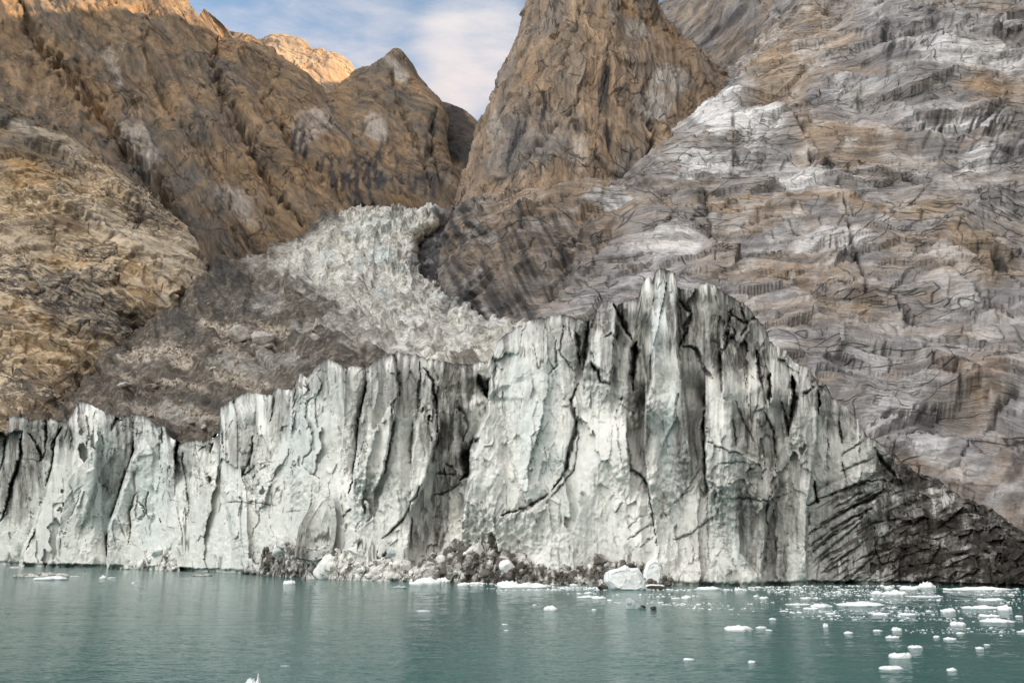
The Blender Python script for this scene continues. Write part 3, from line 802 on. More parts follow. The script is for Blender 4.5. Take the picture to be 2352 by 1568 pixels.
EAST_CTRL = [
    [(520, -900, -5), (400, -350, -5), (310, -50, -5), (235, 150, -5), (262, 300, 30), (430, 500, 250), (610, 800, 600), (760, 1200, 800), (860, 1800, 900)],
    [(640, -900, 160), (560, -350, 300), (500, -50, 380), (450, 170, 480), (500, 340, 520), (600, 540, 560), (720, 790, 860), (820, 1200, 1060), (900, 1800, 1150)],
    [(900, -900, 560), (850, -350, 800), (850, -50, 960), (880, 250, 1180), (900, 500, 1225), (910, 740, 1232), (930, 1000, 1295), (940, 1230, 1390), (960, 1800, 1600)],
    [(1300, -900, 300), (1300, -350, 500), (1300, -50, 600), (1300, 250, 700), (1300, 500, 800), (1300, 740, 900), (1300, 1000, 900), (1300, 1230, 900), (1300, 1800, 900)]]

Q = 1.0   # mesh density


def nn(l):
    return [max(2, int(x * Q)) for x in l]


landform('rock_buttress_hill', A_CTRL, nn([18, 40, 42, 42, 40, 40, 46, 60, 14]), nn([16, 60, 56, 60, 44, 40, 10]), M['buttress'], buttress_detail)
landform('slab_mountain', B_CTRL, nn([24, 60, 60, 66, 66, 60, 12]), nn([12, 60, 60, 60, 50, 48, 44, 44, 40]), M['left'], left_detail)
landform('pyramid_mountain', C_CTRL, nn([26, 44, 44, 34, 22, 10]), nn([40, 46, 44, 44, 16]), M['left'], peak_detail)
landform('gap_mountain', E_CTRL, nn([30, 40, 36, 10]), nn([26, 30, 30, 20]), M['left'], gap_detail)
landform('sunlit_mountain', D_CTRL, nn([40, 60, 10]), nn([40, 30, 30, 16, 30, 24, 30]), M['far'], far_detail)
landform('tower_mountain', F_CTRL, nn([30, 66, 56, 52, 48, 24, 8]), nn([16, 46, 56, 50, 46, 46, 40, 24]), M['tower'], tower_detail)
landform('back_mountain', G_CTRL, nn([50, 56, 8]), nn([40, 40, 40, 40, 60]), M['back'], back_detail)
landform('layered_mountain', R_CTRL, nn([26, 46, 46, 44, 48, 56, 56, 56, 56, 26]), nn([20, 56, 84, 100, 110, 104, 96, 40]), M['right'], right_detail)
landform('fjord_side_mountain', EAST_CTRL, nn([60, 60, 10]), nn([30, 30, 30, 30, 30, 30, 30, 30]), M['right'], east_detail, world=True)


def gully_detail(P, px, py):
    d = 3.5 * fbm(P / 12, 4, seed=951, kind='ridge') + 2.6 * facets(P / 9, 952, 1.8) + 1.2 * facets(P / 4, 953, 1.6)
    n = fbm(np.stack([px / 22, py / 22, 0 * px], -1), 4, seed=954)
    return d, dict(tone=0 * n, pale=.5 * smooth(.25, .5, n), dark=np.clip(.78 - .9 * smooth(.1, .5, n), .2, 1), rust=0 * n)  # shade of the gully painted dark over its debris


K_CTRL = [
    [(900, 760, 560), (980, 760, 545), (1050, 760, 530), (1110, 760, 520)],
    [(900, 660, 650), (970, 660, 630), (1030, 660, 615), (1090, 655, 600)],
    [(900, 580, 760), (960, 580, 735), (1010, 580, 720), (1060, 575, 700)],
    [(900, 520, 880), (960, 520, 860), (1010, 515, 850), (1060, 510, 830)],
    [(900, 500, 1010), (960, 497, 1000), (1010, 494, 990), (1070, 490, 980)]]
landform('gully_terrain', K_CTRL, nn([40, 50, 50, 20]), nn([40, 40, 40]), M['back'], gully_detail)

# ------------------------------------------------------------------ the glacier: one thing, front + broken surface behind
def tagged(o, label, cat, group=None, kind=None):
    o['label'] = label
    o['category'] = cat
    if group:
        o['group'] = group
    if kind:
        o['kind'] = kind
    return o


glacier = bpy.data.objects.new('glacier', None)
COL.objects.link(glacier)
glacier.location = (0, 230, 0)
tagged(glacier, 'wide glacier with a streaked grey white calving front above the green water', 'glacier')

FRONT_TOP = [(-260, 965), (-60, 958), (0, 955), (60, 961), (100, 962), (148, 966), (158, 962), (176, 930), (184, 922), (205, 930), (230, 944), (262, 950), (272, 960), (283, 952), (304, 950), (330, 955), (352, 966), (362, 975),
             (380, 978), (388, 1002), (402, 1008), (415, 1018), (440, 1012), (470, 1014), (490, 1004), (502, 998), (506, 935), (525, 922), (545, 912), (565, 902), (590, 904), (612, 908), (630, 898), (640, 888), (650, 893), (672, 896),
             (682, 868), (692, 858), (704, 866), (730, 836), (752, 824), (775, 832), (800, 842), (830, 840), (852, 843), (858, 830), (880, 820), (900, 815), (912, 806), (930, 812), (952, 812), (985, 824), (1010, 828), (1060, 836),
             (1100, 833), (1120, 836), (1132, 815), (1143, 782), (1160, 768), (1180, 756), (1200, 746), (1218, 736), (1250, 730), (1272, 722), (1290, 720), (1312, 726), (1332, 734), (1350, 738), (1372, 704), (1392, 688),
             (1408, 692), (1418, 704), (1440, 688), (1458, 686), (1470, 678), (1474, 655), (1484, 640), (1492, 634), (1500, 652), (1506, 622), (1518, 614), (1536, 620), (1552, 625), (1556, 660), (1572, 664), (1600, 662), (1622, 650),
             (1645, 660), (1664, 672), (1690, 684), (1712, 700), (1735, 726), (1752, 744), (1764, 766), (1768, 784), (1790, 800), (1806, 806), (1824, 834), (1840, 838), (1852, 846), (1866, 860), (1880, 882), (1888, 886), (1898, 880),
             (1910, 908), (1940, 934), (1972, 964), (1992, 1000), (2010, 1008), (2030, 1028), (2060, 1062), (2082, 1066), (2105, 1085), (2150, 1098), (2180, 1122), (2210, 1140), (2240, 1152), (2262, 1160), (2300, 1185), (2352, 1222), (2420, 1265), (2500, 1305)]
FRONT_BASE = [(-260, 1293), (0, 1296), (60, 1300), (250, 1304), (400, 1309), (580, 1317), (700, 1326), (850, 1331), (950, 1332), (1100, 1336), (1350, 1341), (1560, 1343), (1700, 1346), (1860, 1341), (2000, 1340), (2150, 1343), (2352, 1349), (2500, 1352)]


def va(l): return [(x * .3113, 861.3 + y * .3113) for x, y in l]
def vb(l): return [(459.4 + x * .3661, 775.2 + y * .3661) for x, y in l]
def vc(l): return [(1062.3 + x * .4943, 602.9 + y * .4943) for x, y in l]
def vd(l): return [(1550.3 + x * .4760, 631.6 + y * .4760) for x, y in l]


# clefts: (line, half width, depth m, grit: debris plus painted-in crack shade)
CLEFT = [
    (va([(500, 340), (400, 470), (382, 690), (335, 850), (285, 1040), (245, 1180), (172, 1320), (155, 1395)]), 3.0, 4, .5),
    (va([(985, 290), (992, 560), (935, 720), (890, 850), (845, 1000), (800, 1120), (790, 1250), (800, 1400)]), 4.5, 9, .35),
    (va([(60, 300), (50, 420), (30, 600), (10, 700)]), 3, 3, .3), (va([(160, 420), (140, 620), (80, 820), (60, 940), (0, 1090)]), 4, 4, .7), (va([(215, 430), (310, 600), (300, 640)]), 3, 3, .7),
    (va([(340, 340), (345, 470), (330, 620)]), 2.5, 3, .6),
    (va([(1320, 500), (1295, 560), (1290, 670)]), 4, 6, .7), (va([(1350, 570), (1372, 800), (1400, 950), (1370, 1080)]), 3, 3, .6), (va([(1000, 880), (960, 1000), (965, 1130), (945, 1260)]), 2.5, 2.5, .3),
    (va([(1090, 850), (1075, 1020), (1030, 930)]), 2.5, 2.5, .2), (va([(640, 300), (660, 420), (620, 580)]), 2.2, 1.5, .8), (va([(820, 400), (850, 330), (900, 330)]), 3, 2, 1), (va([(750, 420), (765, 520), (750, 600)]), 2, 1.2, .6),
    (va([(600, 800), (580, 930), (500, 1080), (480, 1200)]), 1.2, .8, .4), (va([(400, 1040), (450, 1130), (480, 1180)]), 1.3, .8, .5), (va([(1195, 390), (1185, 470), (1200, 500)]), 3, 3, .9), (va([(1170, 380), (1180, 600), (1210, 800)]), 1.5, 1, .4),
    (va([(1570, 500), (1560, 570)]), 3, 3, .9), (va([(1570, 760), (1540, 800)]), 5, 3, .9),
    (vb([(1052, 200), (1045, 330), (1000, 500), (1000, 560), (985, 700), (962, 880), (930, 980)]), 4.0, 8, .3),
    (vb([(1382, 150), (1375, 430), (1345, 560), (1322, 720), (1325, 900)]), 4, 3.5, .35), (vb([(1405, 190), (1460, 270), (1482, 420), (1492, 590)]), 4, 4, .7), (vb([(1505, 590), (1450, 760), (1415, 870)]), 4, 4, .6),
    (vb([(1215, 90), (1240, 220), (1250, 350), (1210, 420), (1205, 560), (1190, 700), (1155, 850), (1090, 960)]), 3.4, 3, .6), (vb([(1390, 920), (1290, 1110), (1225, 1190), (1140, 1260)]), 2.6, 2.5, .85), (vb([(945, 1075), (890, 1132)]), 3, 2, .9),
    (vb([(1005, 1150), (975, 1220)]), 2, 1.5, .8), (vb([(1080, 1120), (1045, 1165)]), 1.8, 1.4, .8), (vb([(660, 390), (665, 500), (710, 590), (712, 700), (650, 760), (640, 800)]), 3, 1.6, .75), (vb([(650, 815), (700, 855), (755, 880)]), 1.8, 1, .8),
    (vb([(1750, 635), (1700, 690), (1668, 740), (1690, 850), (1640, 890)]), 10, 14, .8), (vb([(1745, 235), (1775, 320), (1800, 375)]), 9, 12, .3), (vb([(1815, 250), (1805, 330), (1800, 385)]), 5, 10, .4),
    (vb([(1695, 900), (1670, 1010), (1640, 1140)]), 3, 3, .7), (vb([(1610, 430), (1660, 480), (1680, 560), (1650, 650)]), 4, 2.5, .6), (vb([(1480, 850), (1560, 860), (1680, 870)]), 4, 1.5, .8), (vb([(1460, 990), (1550, 970), (1650, 900)]), 3, 1.5, .7),
    (vb([(330, 620), (320, 760), (270, 860), (330, 830)]), 3, 3, .4), (vb([(120, 480), (140, 610), (150, 720)]), 2, 2, .4), (vb([(160, 1030), (260, 1035), (350, 1030), (480, 1055)]), 1.8, .8, .85), (vb([(240, 985), (265, 1030), (245, 1120)]), 3.5, 1.5, .8),
    (vb([(480, 950), (500, 960)]), 7, 1.2, .7), (vb([(60, 870), (50, 900)]), 6, 2, .9), (vb([(540, 1095), (700, 1080)]), 1.3, .6, .7), (vb([(380, 1060), (370, 1150), (320, 1250)]), 1.6, 1.4, .3), (vb([(600, 240), (595, 400), (570, 560)]), 2.5, 3, .2),
    (vb([(660, 240), (680, 330), (650, 300)]), 2, 2, .4), (vb([(450, 330), (470, 400), (440, 520)]), 4, 3, .5),
    (vc([(525, 320), (540, 400), (545, 480)]), 4, 6, .8), (vc([(585, 270), (590, 330), (575, 420), (562, 500)]), 5, 9, .95), (vc([(540, 560), (505, 640), (520, 700), (530, 790), (495, 870), (488, 950), (440, 1030), (410, 1060)]), 4.0, 3, .95),
    (vc([(405, 1070), (360, 1100), (300, 1140), (240, 1155), (178, 1172)]), 5, 2.5, 1), (vc([(235, 1210), (260, 1170), (330, 1125)]), 2, 1, 1), (vc([(545, 770), (530, 880), (520, 960), (440, 1060), (395, 1110)]), 1.8, 1.5, .6),
    (vc([(592, 460), (630, 500), (640, 552), (680, 565)]), 3.4, 5, .9), (vc([(700, 190), (725, 250), (760, 320), (790, 360)]), 4, 5, .8), (vc([(808, 365), (800, 450), (795, 600)]), 5.5, 11, .5), (vc([(762, 790), (782, 960), (830, 985), (862, 1040), (885, 1190), (905, 1315)]), 2.2, 5, .75),
    (vc([(730, 640), (745, 620)]), 4, 2, .6), (vc([(590, 610), (600, 680)]), 2, 2, .6), (vc([(715, 680), (720, 760), (745, 960)]), 1.6, 1.6, .2), (vc([(1200, 400), (1206, 560), (1214, 640)]), 2.4, 5, .5), (vc([(1245, 220), (1235, 360), (1202, 420)]), 3, 3, .6),
    (vc([(1130, 590), (1122, 760), (1128, 1000), (1145, 1060)]), 3.4, 9, .3), (vc([(1000, 170), (1060, 240), (1040, 330), (1000, 400)]), 3.5, 3, .7), (vc([(1090, 400), (1130, 500), (1165, 540)]), 3, 2.5, .6), (vc([(430, 330), (440, 480), (400, 520)]), 2, 2, .7),
    (vc([(470, 290), (455, 420), (520, 500)]), 2.2, 2.5, .7), (vc([(655, 350), (690, 330), (720, 360)]), 2, 2, .8), (vc([(1010, 1100), (1080, 1000), (1110, 940)]), 1.8, 1, .6), (vc([(960, 1150), (1000, 1100), (1080, 1040)]), 1.8, .8, .7), (vc([(980, 1290), (1060, 1260), (1180, 1170), (1210, 1100)]), 2.4, 1, .8),
    (vc([(1135, 1050), (1140, 1300), (1150, 1450)]), 1.6, 1.4, .5), (vc([(760, 1240), (830, 1180), (880, 1170)]), 1.6, .8, .8), (vc([(770, 1290), (850, 1230), (885, 1210)]), 1.6, .8, .8), (vc([(820, 1330), (860, 1290), (890, 1280)]), 2, 1, .9), (vc([(1060, 1270), (1075, 1400), (1120, 1440)]), 1.2, .8, .5),
    (vd([(395, 360), (408, 500), (430, 560)]), 3, 5, .7), (vd([(462, 470), (455, 640)]), 3.2, 8, .7), (vd([(568, 490), (575, 590), (560, 680), (548, 775)]), 6.5, 13, .8), (vd([(692, 560), (694, 680)]), 4.2, 8, .8), (vd([(675, 990), (680, 1090), (640, 1110)]), 4, 7, .9),
    (vd([(640, 1110), (638, 1260), (640, 1460)]), 2.6, 6, .5), (vd([(735, 780), (740, 890)]), 2, 2, .8), (vd([(790, 700), (810, 820)]), 2.2, 3, .8), (vd([(805, 900), (820, 960), (830, 1010)]), 1.8, 2, .8), (vd([(278, 690), (290, 830)]), 3.5, 4, .4), (vd([(290, 600), (330, 700), (380, 800)]), 2, 2, .4),
    (vd([(515, 610), (540, 700), (548, 760)]), 3, 3, .6), (vd([(620, 580), (680, 530)]), 3, 2, .8), (vd([(430, 660), (480, 760), (490, 960)]), 2, 2.5, .6), (vd([(340, 480), (355, 640)]), 1.6, 1.4, .4), (vd([(150, 800), (260, 850), (400, 880)]), 2, 1, .7), (vd([(200, 910), (300, 900), (400, 920)]), 1.8, .8, .7),
    (vd([(240, 1080), (330, 1075), (440, 1090), (560, 1050)]), 2.6, 1, .75), (vd([(440, 1270), (430, 1400), (420, 1440)]), 2, 2, .6), (vd([(490, 1260), (490, 1340)]), 2, 2, .7), (vd([(450, 1260), (440, 1120), (470, 1040)]), 2, 2, .5), (vd([(400, 200), (340, 240), (260, 180)]), 3, 2.5, .8),
    (vd([(270, 230), (290, 280), (240, 350), (222, 400)]), 3.5, 3, .6), (vd([(320, 150), (350, 250), (320, 290)]), 3.5, 3, .6), (vd([(50, 330), (40, 250), (80, 180)]), 3, 3, .7), (vd([(30, 345), (100, 350), (140, 460), (170, 500)]), 2.5, 2, .6),
    (vd([(800, 950), (870, 915), (960, 880)]), 2.2, 1, .8), (vd([(800, 870), (880, 820), (910, 800)]), 2.5, 1.2, .8), (vd([(640, 1250), (740, 1190), (860, 1120), (960, 1080), (1010, 1030)]), 4.6, 2, 1), (vd([(690, 1080), (800, 1040), (900, 1000), (985, 985)]), 3.2, 1.5, 1),
    (vd([(650, 1310), (740, 1240), (860, 1170), (960, 1120)]), 3.4, 1.5, 1), (vd([(650, 1345), (760, 1260), (880, 1185), (980, 1090)]), 3, 1.4, .9), (vd([(660, 1390), (780, 1290), (900, 1190)]), 3, 1.2, .8), (vd([(760, 1400), (850, 1330), (930, 1270)]), 2, 1, .7),
    (vd([(850, 1460), (920, 1390), (980, 1340)]), 2.2, 1, .8), (vd([(920, 1470), (1000, 1400)]), 2, 1, .8), (vd([(700, 1440), (800, 1400), (860, 1360)]), 2, 1, .7), (vd([(960, 1210), (970, 1340), (1000, 1400)]), 2.4, 1.5, .7), (vd([(1030, 1150), (1035, 1230)]), 3, 1.5, .8),
    (vd([(1000, 1400), (1100, 1360), (1250, 1310)]), 2.5, 1, .9), (vd([(1220, 1170), (1230, 1290)]), 3, 1.5, .9), (vd([(960, 830), (1000, 900), (1060, 960), (1050, 1010)]), 5, 3, .9), (vd([(1450, 1110), (1460, 1180), (1400, 1300)]), 4, 2, .8)]

# offsets between neighbouring slabs: (edge line, right side stands proud by m, reach left, reach right)
SLAB = [
    (va([(500, 330), (420, 470), (385, 700), (330, 860), (280, 1050), (170, 1310), (150, 1400)]), 6, 60, 130), (va([(985, 280), (992, 560), (930, 720), (890, 850), (840, 1000), (795, 1130), (795, 1400)]), 7, 42, 70), (va([(640, 1000), (700, 800), (720, 500)]), -1.5, 40, 40),
    (va([(1300, 510), (1290, 700)]), -3, 30, 20), (vb([(115, 470), (125, 800), (200, 1250)]), 2.6, 50, 60), (vb([(355, 560), (345, 900)]), 3.2, 34, 50), (vb([(590, 240), (565, 560), (560, 900)]), 2.6, 40, 60), (vb([(1052, 190), (1045, 330), (1000, 520), (985, 700), (960, 880)]), 5.5, 26, 80),
    (vb([(1215, 90), (1250, 330), (1205, 560), (1150, 860), (1090, 960)]), -3, 60, 30), (vb([(1340, 560), (1320, 900), (1330, 1200)]), 2.5, 20, 30), (vb([(1505, 580), (1430, 850), (1330, 1090), (1310, 1300)]), -4, 40, 36), (vb([(1830, 30), (1810, 350), (1800, 480), (1690, 700), (1690, 870), (1640, 1140)]), 8, 46, 110),
    (vc([(590, 280), (560, 520)]), 4, 20, 40), (vc([(710, 330), (690, 570)]), -4, 40, 30), (vc([(880, 300), (880, 560), (850, 650)]), 6, 40, 40), (vc([(765, 790), (780, 970)]), -5, 40, 34), (vc([(850, 650), (840, 850), (860, 1040)]), 5, 34, 90), (vc([(1000, 160), (1000, 430), (1040, 660), (1060, 900)]), -3.5, 80, 50),
    (vc([(1130, 590), (1125, 750), (1130, 1000), (1145, 1060)]), 7.5, 44, 70), (vc([(1200, 400), (1210, 620)]), 3, 20, 40), (vd([(275, 680), (285, 830), (400, 900)]), -3.5, 60, 40), (vd([(310, 1150), (320, 1340), (400, 1440)]), -2.5, 70, 30), (vd([(500, 1020), (440, 1260), (420, 1450)]), -3, 40, 20),
    (vd([(545, 640), (550, 770)]), 4, 22, 40), (vd([(690, 560), (690, 800), (640, 1110), (640, 1450)]), -4.5, 70, 60), (vd([(970, 830), (985, 980)]), -4, 60, 50)]

cx = np.arange(-250, 2490, 1.9)
NC, NR = len(cx), 430
top = np.interp(cx, *zip(*FRONT_TOP))
base = np.interp(cx, *zip(*FRONT_BASE)) + 1.5 * fbm(np.stack([cx / 40, 0 * cx, 0 * cx], -1), 3, seed=2)
jag = fbm(np.stack([cx / 16, 0 * cx, 0 * cx + 3], -1), 4, .6, seed=3) * 3 + fbm(np.stack([cx / 60, 0 * cx, 0 * cx + 8], -1), 3, seed=4) * 4 + 2.2 * facets(np.stack([cx / 11, 0 * cx, 0 * cx + 1], -1), 5, 2.0)
top = top + jag
vv = np.concatenate([np.linspace(-.025, .03, 12, endpoint=False), np.linspace(.03, 1, NR - 12)])
py = base[None, :] + (top - base)[None, :] * vv[:, None]
px = np.repeat(cx[None, :], NR, 0)
v2 = np.repeat(vv[:, None], NC, 1)
Y0 = range_on_water(np.interp(cx, *zip(*FRONT_BASE)))
Y0 = np.convolve(np.pad(Y0, 60, mode='edge'), np.ones(121) / 121, 'valid')[None, :]
g = Y0 / 200.0
qx, qz = px * .11, (1345 - py) * .11
hgt = qz
z0 = np.zeros_like(qx)
wx = 1.6 * fbm(np.stack([qx / 9, qz / 22, z0], -1), 3, seed=30)
rel = 5.6 * fbm(np.stack([qx / 17, qz / 95, z0], -1), 3, seed=31)
rel = rel + .9 * fbm(np.stack([(qx + wx) / 7.5, qz / 50, z0], -1), 3, .4, seed=32, kind='ridge')
rel = rel + 2.9 * facets(np.stack([(qx + wx) / 8.5, qz / 32, z0], -1) + .12 * fbm(np.stack([qx / 3, qz / 6, z0], -1), 3, seed=45)[..., None], 33, 1.5)
chip = smooth(-.15, .3, fbm(np.stack([qx / 9, qz / 14, z0 + 7], -1), 3, seed=46))
rel = rel + .95 * chip * facets(np.stack([(qx + .6 * wx) / 2.4, qz / 6.5, z0 + 2], -1), 34, 1.5)
rel = rel + .16 * chip * facets(np.stack([qx / 1.0, qz / 2.0, z0 + 5], -1), 35, 1.4)
rel = rel + .26 * fbm(np.stack([(qx + wx) / 1.8, qz / 18, z0], -1), 3, .5, seed=36)
rel = rel + .10 * fbm(np.stack([qx / .9, qz / 1.6, z0], -1), 3, .6, seed=37)
snm = smooth(1950, 2100, px)
rel = rel + snm * (1.5 * facets(np.stack([(qx + .6 * qz) / 5, (qz - .5 * qx) / 3.2, z0], -1), 147, 1.7) + .55 * facets(np.stack([qx / 1.8, qz / 1.6, z0], -1), 148, 1.7))
grit = np.zeros_like(px)
qq = np.stack([px / 17, py / 26, z0], -1)
wob = 3.2 * fbm(qq, 4, .6, seed=38) + 2.4 * facets(qq * 1.3, 47, 1.3)
wob2 = 3.0 * fbm(qq + 4, 4, .6, seed=39) + 2.4 * facets(qq * 1.3 + 7, 48, 1.3)
wmod = np.clip(.85 + .75 * fbm(np.stack([px / 22, py / 40, z0 + 6], -1), 3, .6, seed=49), .35, 1.4)
gn = fbm(np.stack([px / 9, py / 16, z0], -1), 3, seed=40)
for pts, w, dep, gr in CLEFT:
    xs = [p[0] for p in pts]; ys = [p[1] for p in pts]
    r = 20 * w + 16
    m = (px > min(xs) - r) & (px < max(xs) + r) & (py > min(ys) - r) & (py < max(ys) + r)
    dd, sdc, par = seg_dist((px + wob)[m], (py + wob2)[m], pts)
    tap = np.clip(np.minimum(par * 5, (1 - par) * 2.4) + .22, .22, 1.15)
    ww_ = .85 * w * tap * wmod[m]
    e = np.exp(-(dd / ww_) ** 2)
    rel[m] -= dep * e * np.clip(wmod[m] * 1.4, .15, 1)
    lean_ = 1 if (int(abs(pts[0][0]) * 7) % 3) else -1
    rel[m] += lean_ * min(.32 * dep, 1.8) * np.tanh(sdc * dd / 1.8) * np.exp(-dd / (7 * w + 5)) * np.clip(np.minimum(par, 1 - par) * 5, 0, 1)
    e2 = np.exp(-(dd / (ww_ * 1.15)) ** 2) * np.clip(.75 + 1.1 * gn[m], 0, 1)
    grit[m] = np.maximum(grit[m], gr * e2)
for pts, hh, L1, L2 in SLAB:
    xs = [p[0] for p in pts]; ys = [p[1] for p in pts]
    m = (px > min(xs) - 3 * L1) & (px < max(xs) + 3 * L2) & (py > min(ys) - 60) & (py < max(ys) + 170)
    dd, sd, par = seg_dist((px + .6 * wob)[m], (py + .6 * wob2)[m], pts)
    endf = smooth(min(ys) - 60, min(ys) + 20, py[m]) * smooth(max(ys) + 130, max(ys) - 40, py[m] + 40 * gn[m]) if max(ys) < 1240 else smooth(min(ys) - 60, min(ys) + 20, py[m])
    # the line runs top to bottom: its left as drawn is side +1
    s = np.where(px[m] > np.interp(py[m], ys, xs) if all(b > a for a, b in zip(ys, ys[1:])) else sd < 0, 1.0, -1.0)
    rel[m] += 1.45 * hh * endf * np.where(s > 0, np.exp(-dd / L2), -np.exp(-dd / L1)) * np.tanh(dd / 1.6)
# wave-cut notch at the waterline
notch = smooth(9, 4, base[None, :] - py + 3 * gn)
rel = rel - 2.3 * notch * (.5 + .9 * smooth(-.2, .3, fbm(np.stack([px / 70, z0, z0], -1), 2, seed=41)))
# lean: back from the foot, the dirty snout at the far right lies back further
snout = smooth(1960, 2150, px)
setb = (.10 + .75 * snout) * np.maximum(hgt, 0) + 1.2 * smooth(.95, 1.0, v2) ** 2
Yf = Y0 + g * (setb - rel)
P = at(px, py, Yf)
# dirt: streaks from the top, dark snout; shade of slab flanks painted in grey
n_s = fbm(np.stack([(qx + 1.2 * wx) / 1.3, qz / 15, z0], -1), 4, .62, seed=50)
n_l = fbm(np.stack([qx / 6, qz / 18, z0], -1), 4, seed=51)
topd = (py - top[None, :])
run = 22 + 120 * np.clip(n_s + .25, 0, 1) + 40 * np.clip(n_l, 0, 1)
dirt = .82 * np.exp(-np.maximum(topd, 0) / run) * smooth(-.3, .3, n_s + .5 * n_l)
# meltwater runnels: thin dark lines wandering down the flutes
for sc, sd_, wd_, k_ in ((4.2, 150, .035, .6), (2.2, 151, .04, .45), (9.0, 152, .022, .8)):
    ln = fbm(np.stack([(qx + 1.3 * wx) / sc, qz / (sc * 7), z0], -1), 4, .55, seed=sd_)
    on_ = smooth(-.05, .35, fbm(np.stack([qx / (sc * 1.6), qz / (sc * 3.2), z0 + 2], -1), 3, seed=sd_ + 9) + .30 * np.clip(1 - topd / 240, 0, 1) - .2)
    lm = np.exp(-(ln / wd_) ** 2) * on_
    rel = rel - .35 * lm * min(sc / 4, 1.4)
    dirt = np.maximum(dirt, k_ * lm)
    grit = np.maximum(grit, .55 * k_ * lm * smooth(.3, .9, on_))
dirt = np.maximum(dirt, .22 * smooth(1540, 1680, px) * smooth(-.35, .25, n_s + .4 * n_l))
Yf = Y0 + g * (setb - rel)
P = at(px, py, Yf)
DIRT_SHADE = [(1025, 930, 60, 130, 0, .8), (1000, 1180, 36, 130, 8, .75), (1040, 1080, 40, 60, 0, .7), (1400, 800, 26, 130, 0, .55), (1465, 860, 26, 130, 0, .75), (1478, 1010, 18, 70, 0, .6), (1590, 900, 40, 240, 4, .6), (1610, 740, 100, 100, 0, .9), (1690, 770, 90, 110, 0, .75), (1400, 730, 60, 40, 0, .8), (1500, 690, 50, 30, 0, .5),
        (1640, 1110, 40, 60, 0, .4), (1790, 1000, 110, 200, 0, .45), (1740, 1180, 60, 150, 0, .6), (1800, 1220, 40, 130, 0, .5), (1790, 1280, 25, 50, 0, .9), (1750, 1010, 40, 70, -30, .8), (1960, 1200, 90, 120, -30, .45), (1070, 870, 60, 50, 10, .9), (2060, 1230, 110, 110, 0, .8), (2150, 1250, 190, 130, 0, 1.0),
        (2300, 1280, 120, 90, 0, 1.0), (2060, 1080, 60, 60, 30, .9), (60, 1060, 70, 110, 10, .75), (40, 1150, 50, 60, 20, .5), (60, 1000, 110, 50, 0, .7), (285, 990, 22, 70, 0, .9), (265, 1080, 26, 60, 10, .55), (560, 1010, 50, 70, 0, .45), (640, 950, 40, 70, 0, .5), (740, 880, 40, 50, 0, .5), (835, 940, 18, 90, 5, .6),
        (940, 880, 60, 70, 0, .55), (1330, 800, 30, 80, 0, .45), (1245, 760, 90, 40, 0, .35), (420, 1050, 40, 50, 0, .5), (1450, 740, 60, 60, 0, .5), (1860, 880, 60, 60, 30, .6), (1930, 960, 60, 50, 40, .6), (1620, 1230, 60, 60, 0, .15)]
gz = blobs(px, py, DIRT_SHADE, .5 * n_s + .5 * n_l, .8)  # dirty zones, plus painted shade of recessed slab flanks
dirt = np.maximum(dirt, np.clip(1.25 * gz, 0, 1) * np.clip(.85 + .7 * n_s, .25, 1))
# bands of grit in the basal ice near the right end, dipping to the left
bz = smooth(1850, 1900, px) * smooth(1060, 1160, py + .3 * (px - 1900))
cr_ = (py + .62 * (px - 1900) - .0008 * np.maximum(px - 1900, 0) ** 2 + 9 * n_l)
band = smooth(.12, .34, fbm(np.stack([cr_ / 24, (px - .6 * py) / 220, z0], -1), 4, .6, seed=52))
dirt = np.maximum(dirt, bz * np.clip(.25 + band, 0, 1))
grit = np.maximum(grit, 1.0 * bz * smooth(.16, .34, fbm(np.stack([cr_ / 20, (px - .6 * py) / 200, z0], -1), 3, .6, seed=53)))
grit = np.maximum(grit, 1.0 * smooth(1930, 2150, px + 70 * n_l) * smooth(-.28, .20, (.75 * fbm(np.stack([cr_ / 30, (px - .6 * py) / 150, z0], -1), 5, .62, seed=54) + .5 * fbm(np.stack([qx / 4, qz / 6, z0], -1), 4, .6, seed=154)) + .2 * smooth(2150, 2330, px) + .12 * smooth(1200, 1330, py)) * (1 - .85 * blobs(px, py, [(2215, 1180, 12, 60, -15), (2200, 1280, 40, 14, -35)], n_s)))
# thin horizontal foliation on the right half
fz = smooth(1540, 1640, px) * smooth(960, 1050, py)
fol = np.exp(-(fbm(np.stack([qx / 14, (qz + .15 * qx) / 2.6, z0], -1), 3, seed=55) / .05) ** 2)
dirt = np.maximum(dirt, .7 * fz * fol * smooth(-.1, .2, n_l))
# specks of grit
grit = np.maximum(grit, .8 * smooth(.40, .52, fbm(np.stack([qx / 2.6, qz / 4.5, z0], -1), 4, .65, seed=56)) * smooth(.15, .4, n_l))
grit = np.maximum(grit, .95 * np.exp(-np.maximum(topd, 0) / (6 + 14 * np.clip(n_s, 0, 1))) * smooth(-.4, -.05, n_l + .3 * n_s))
grit = np.maximum(grit, .8 * notch * smooth(-.3, .2, n_l + gn * .3))  # darkens the notch along the waterline
blue = np.clip(.55 * blobs(px, py, [(1520, 760, 30, 120, 0), (1540, 1000, 40, 160, 0), (240, 1100, 60, 160, 0), (350, 1100, 60, 140, 0), (1230, 960, 60, 150, 0), (1560, 700, 20, 40), (690, 1000, 60, 100, 0, .7), (1700, 1230, 26, 70, 0), (1180, 850, 16, 60, 15)], n_l), 0, 1)
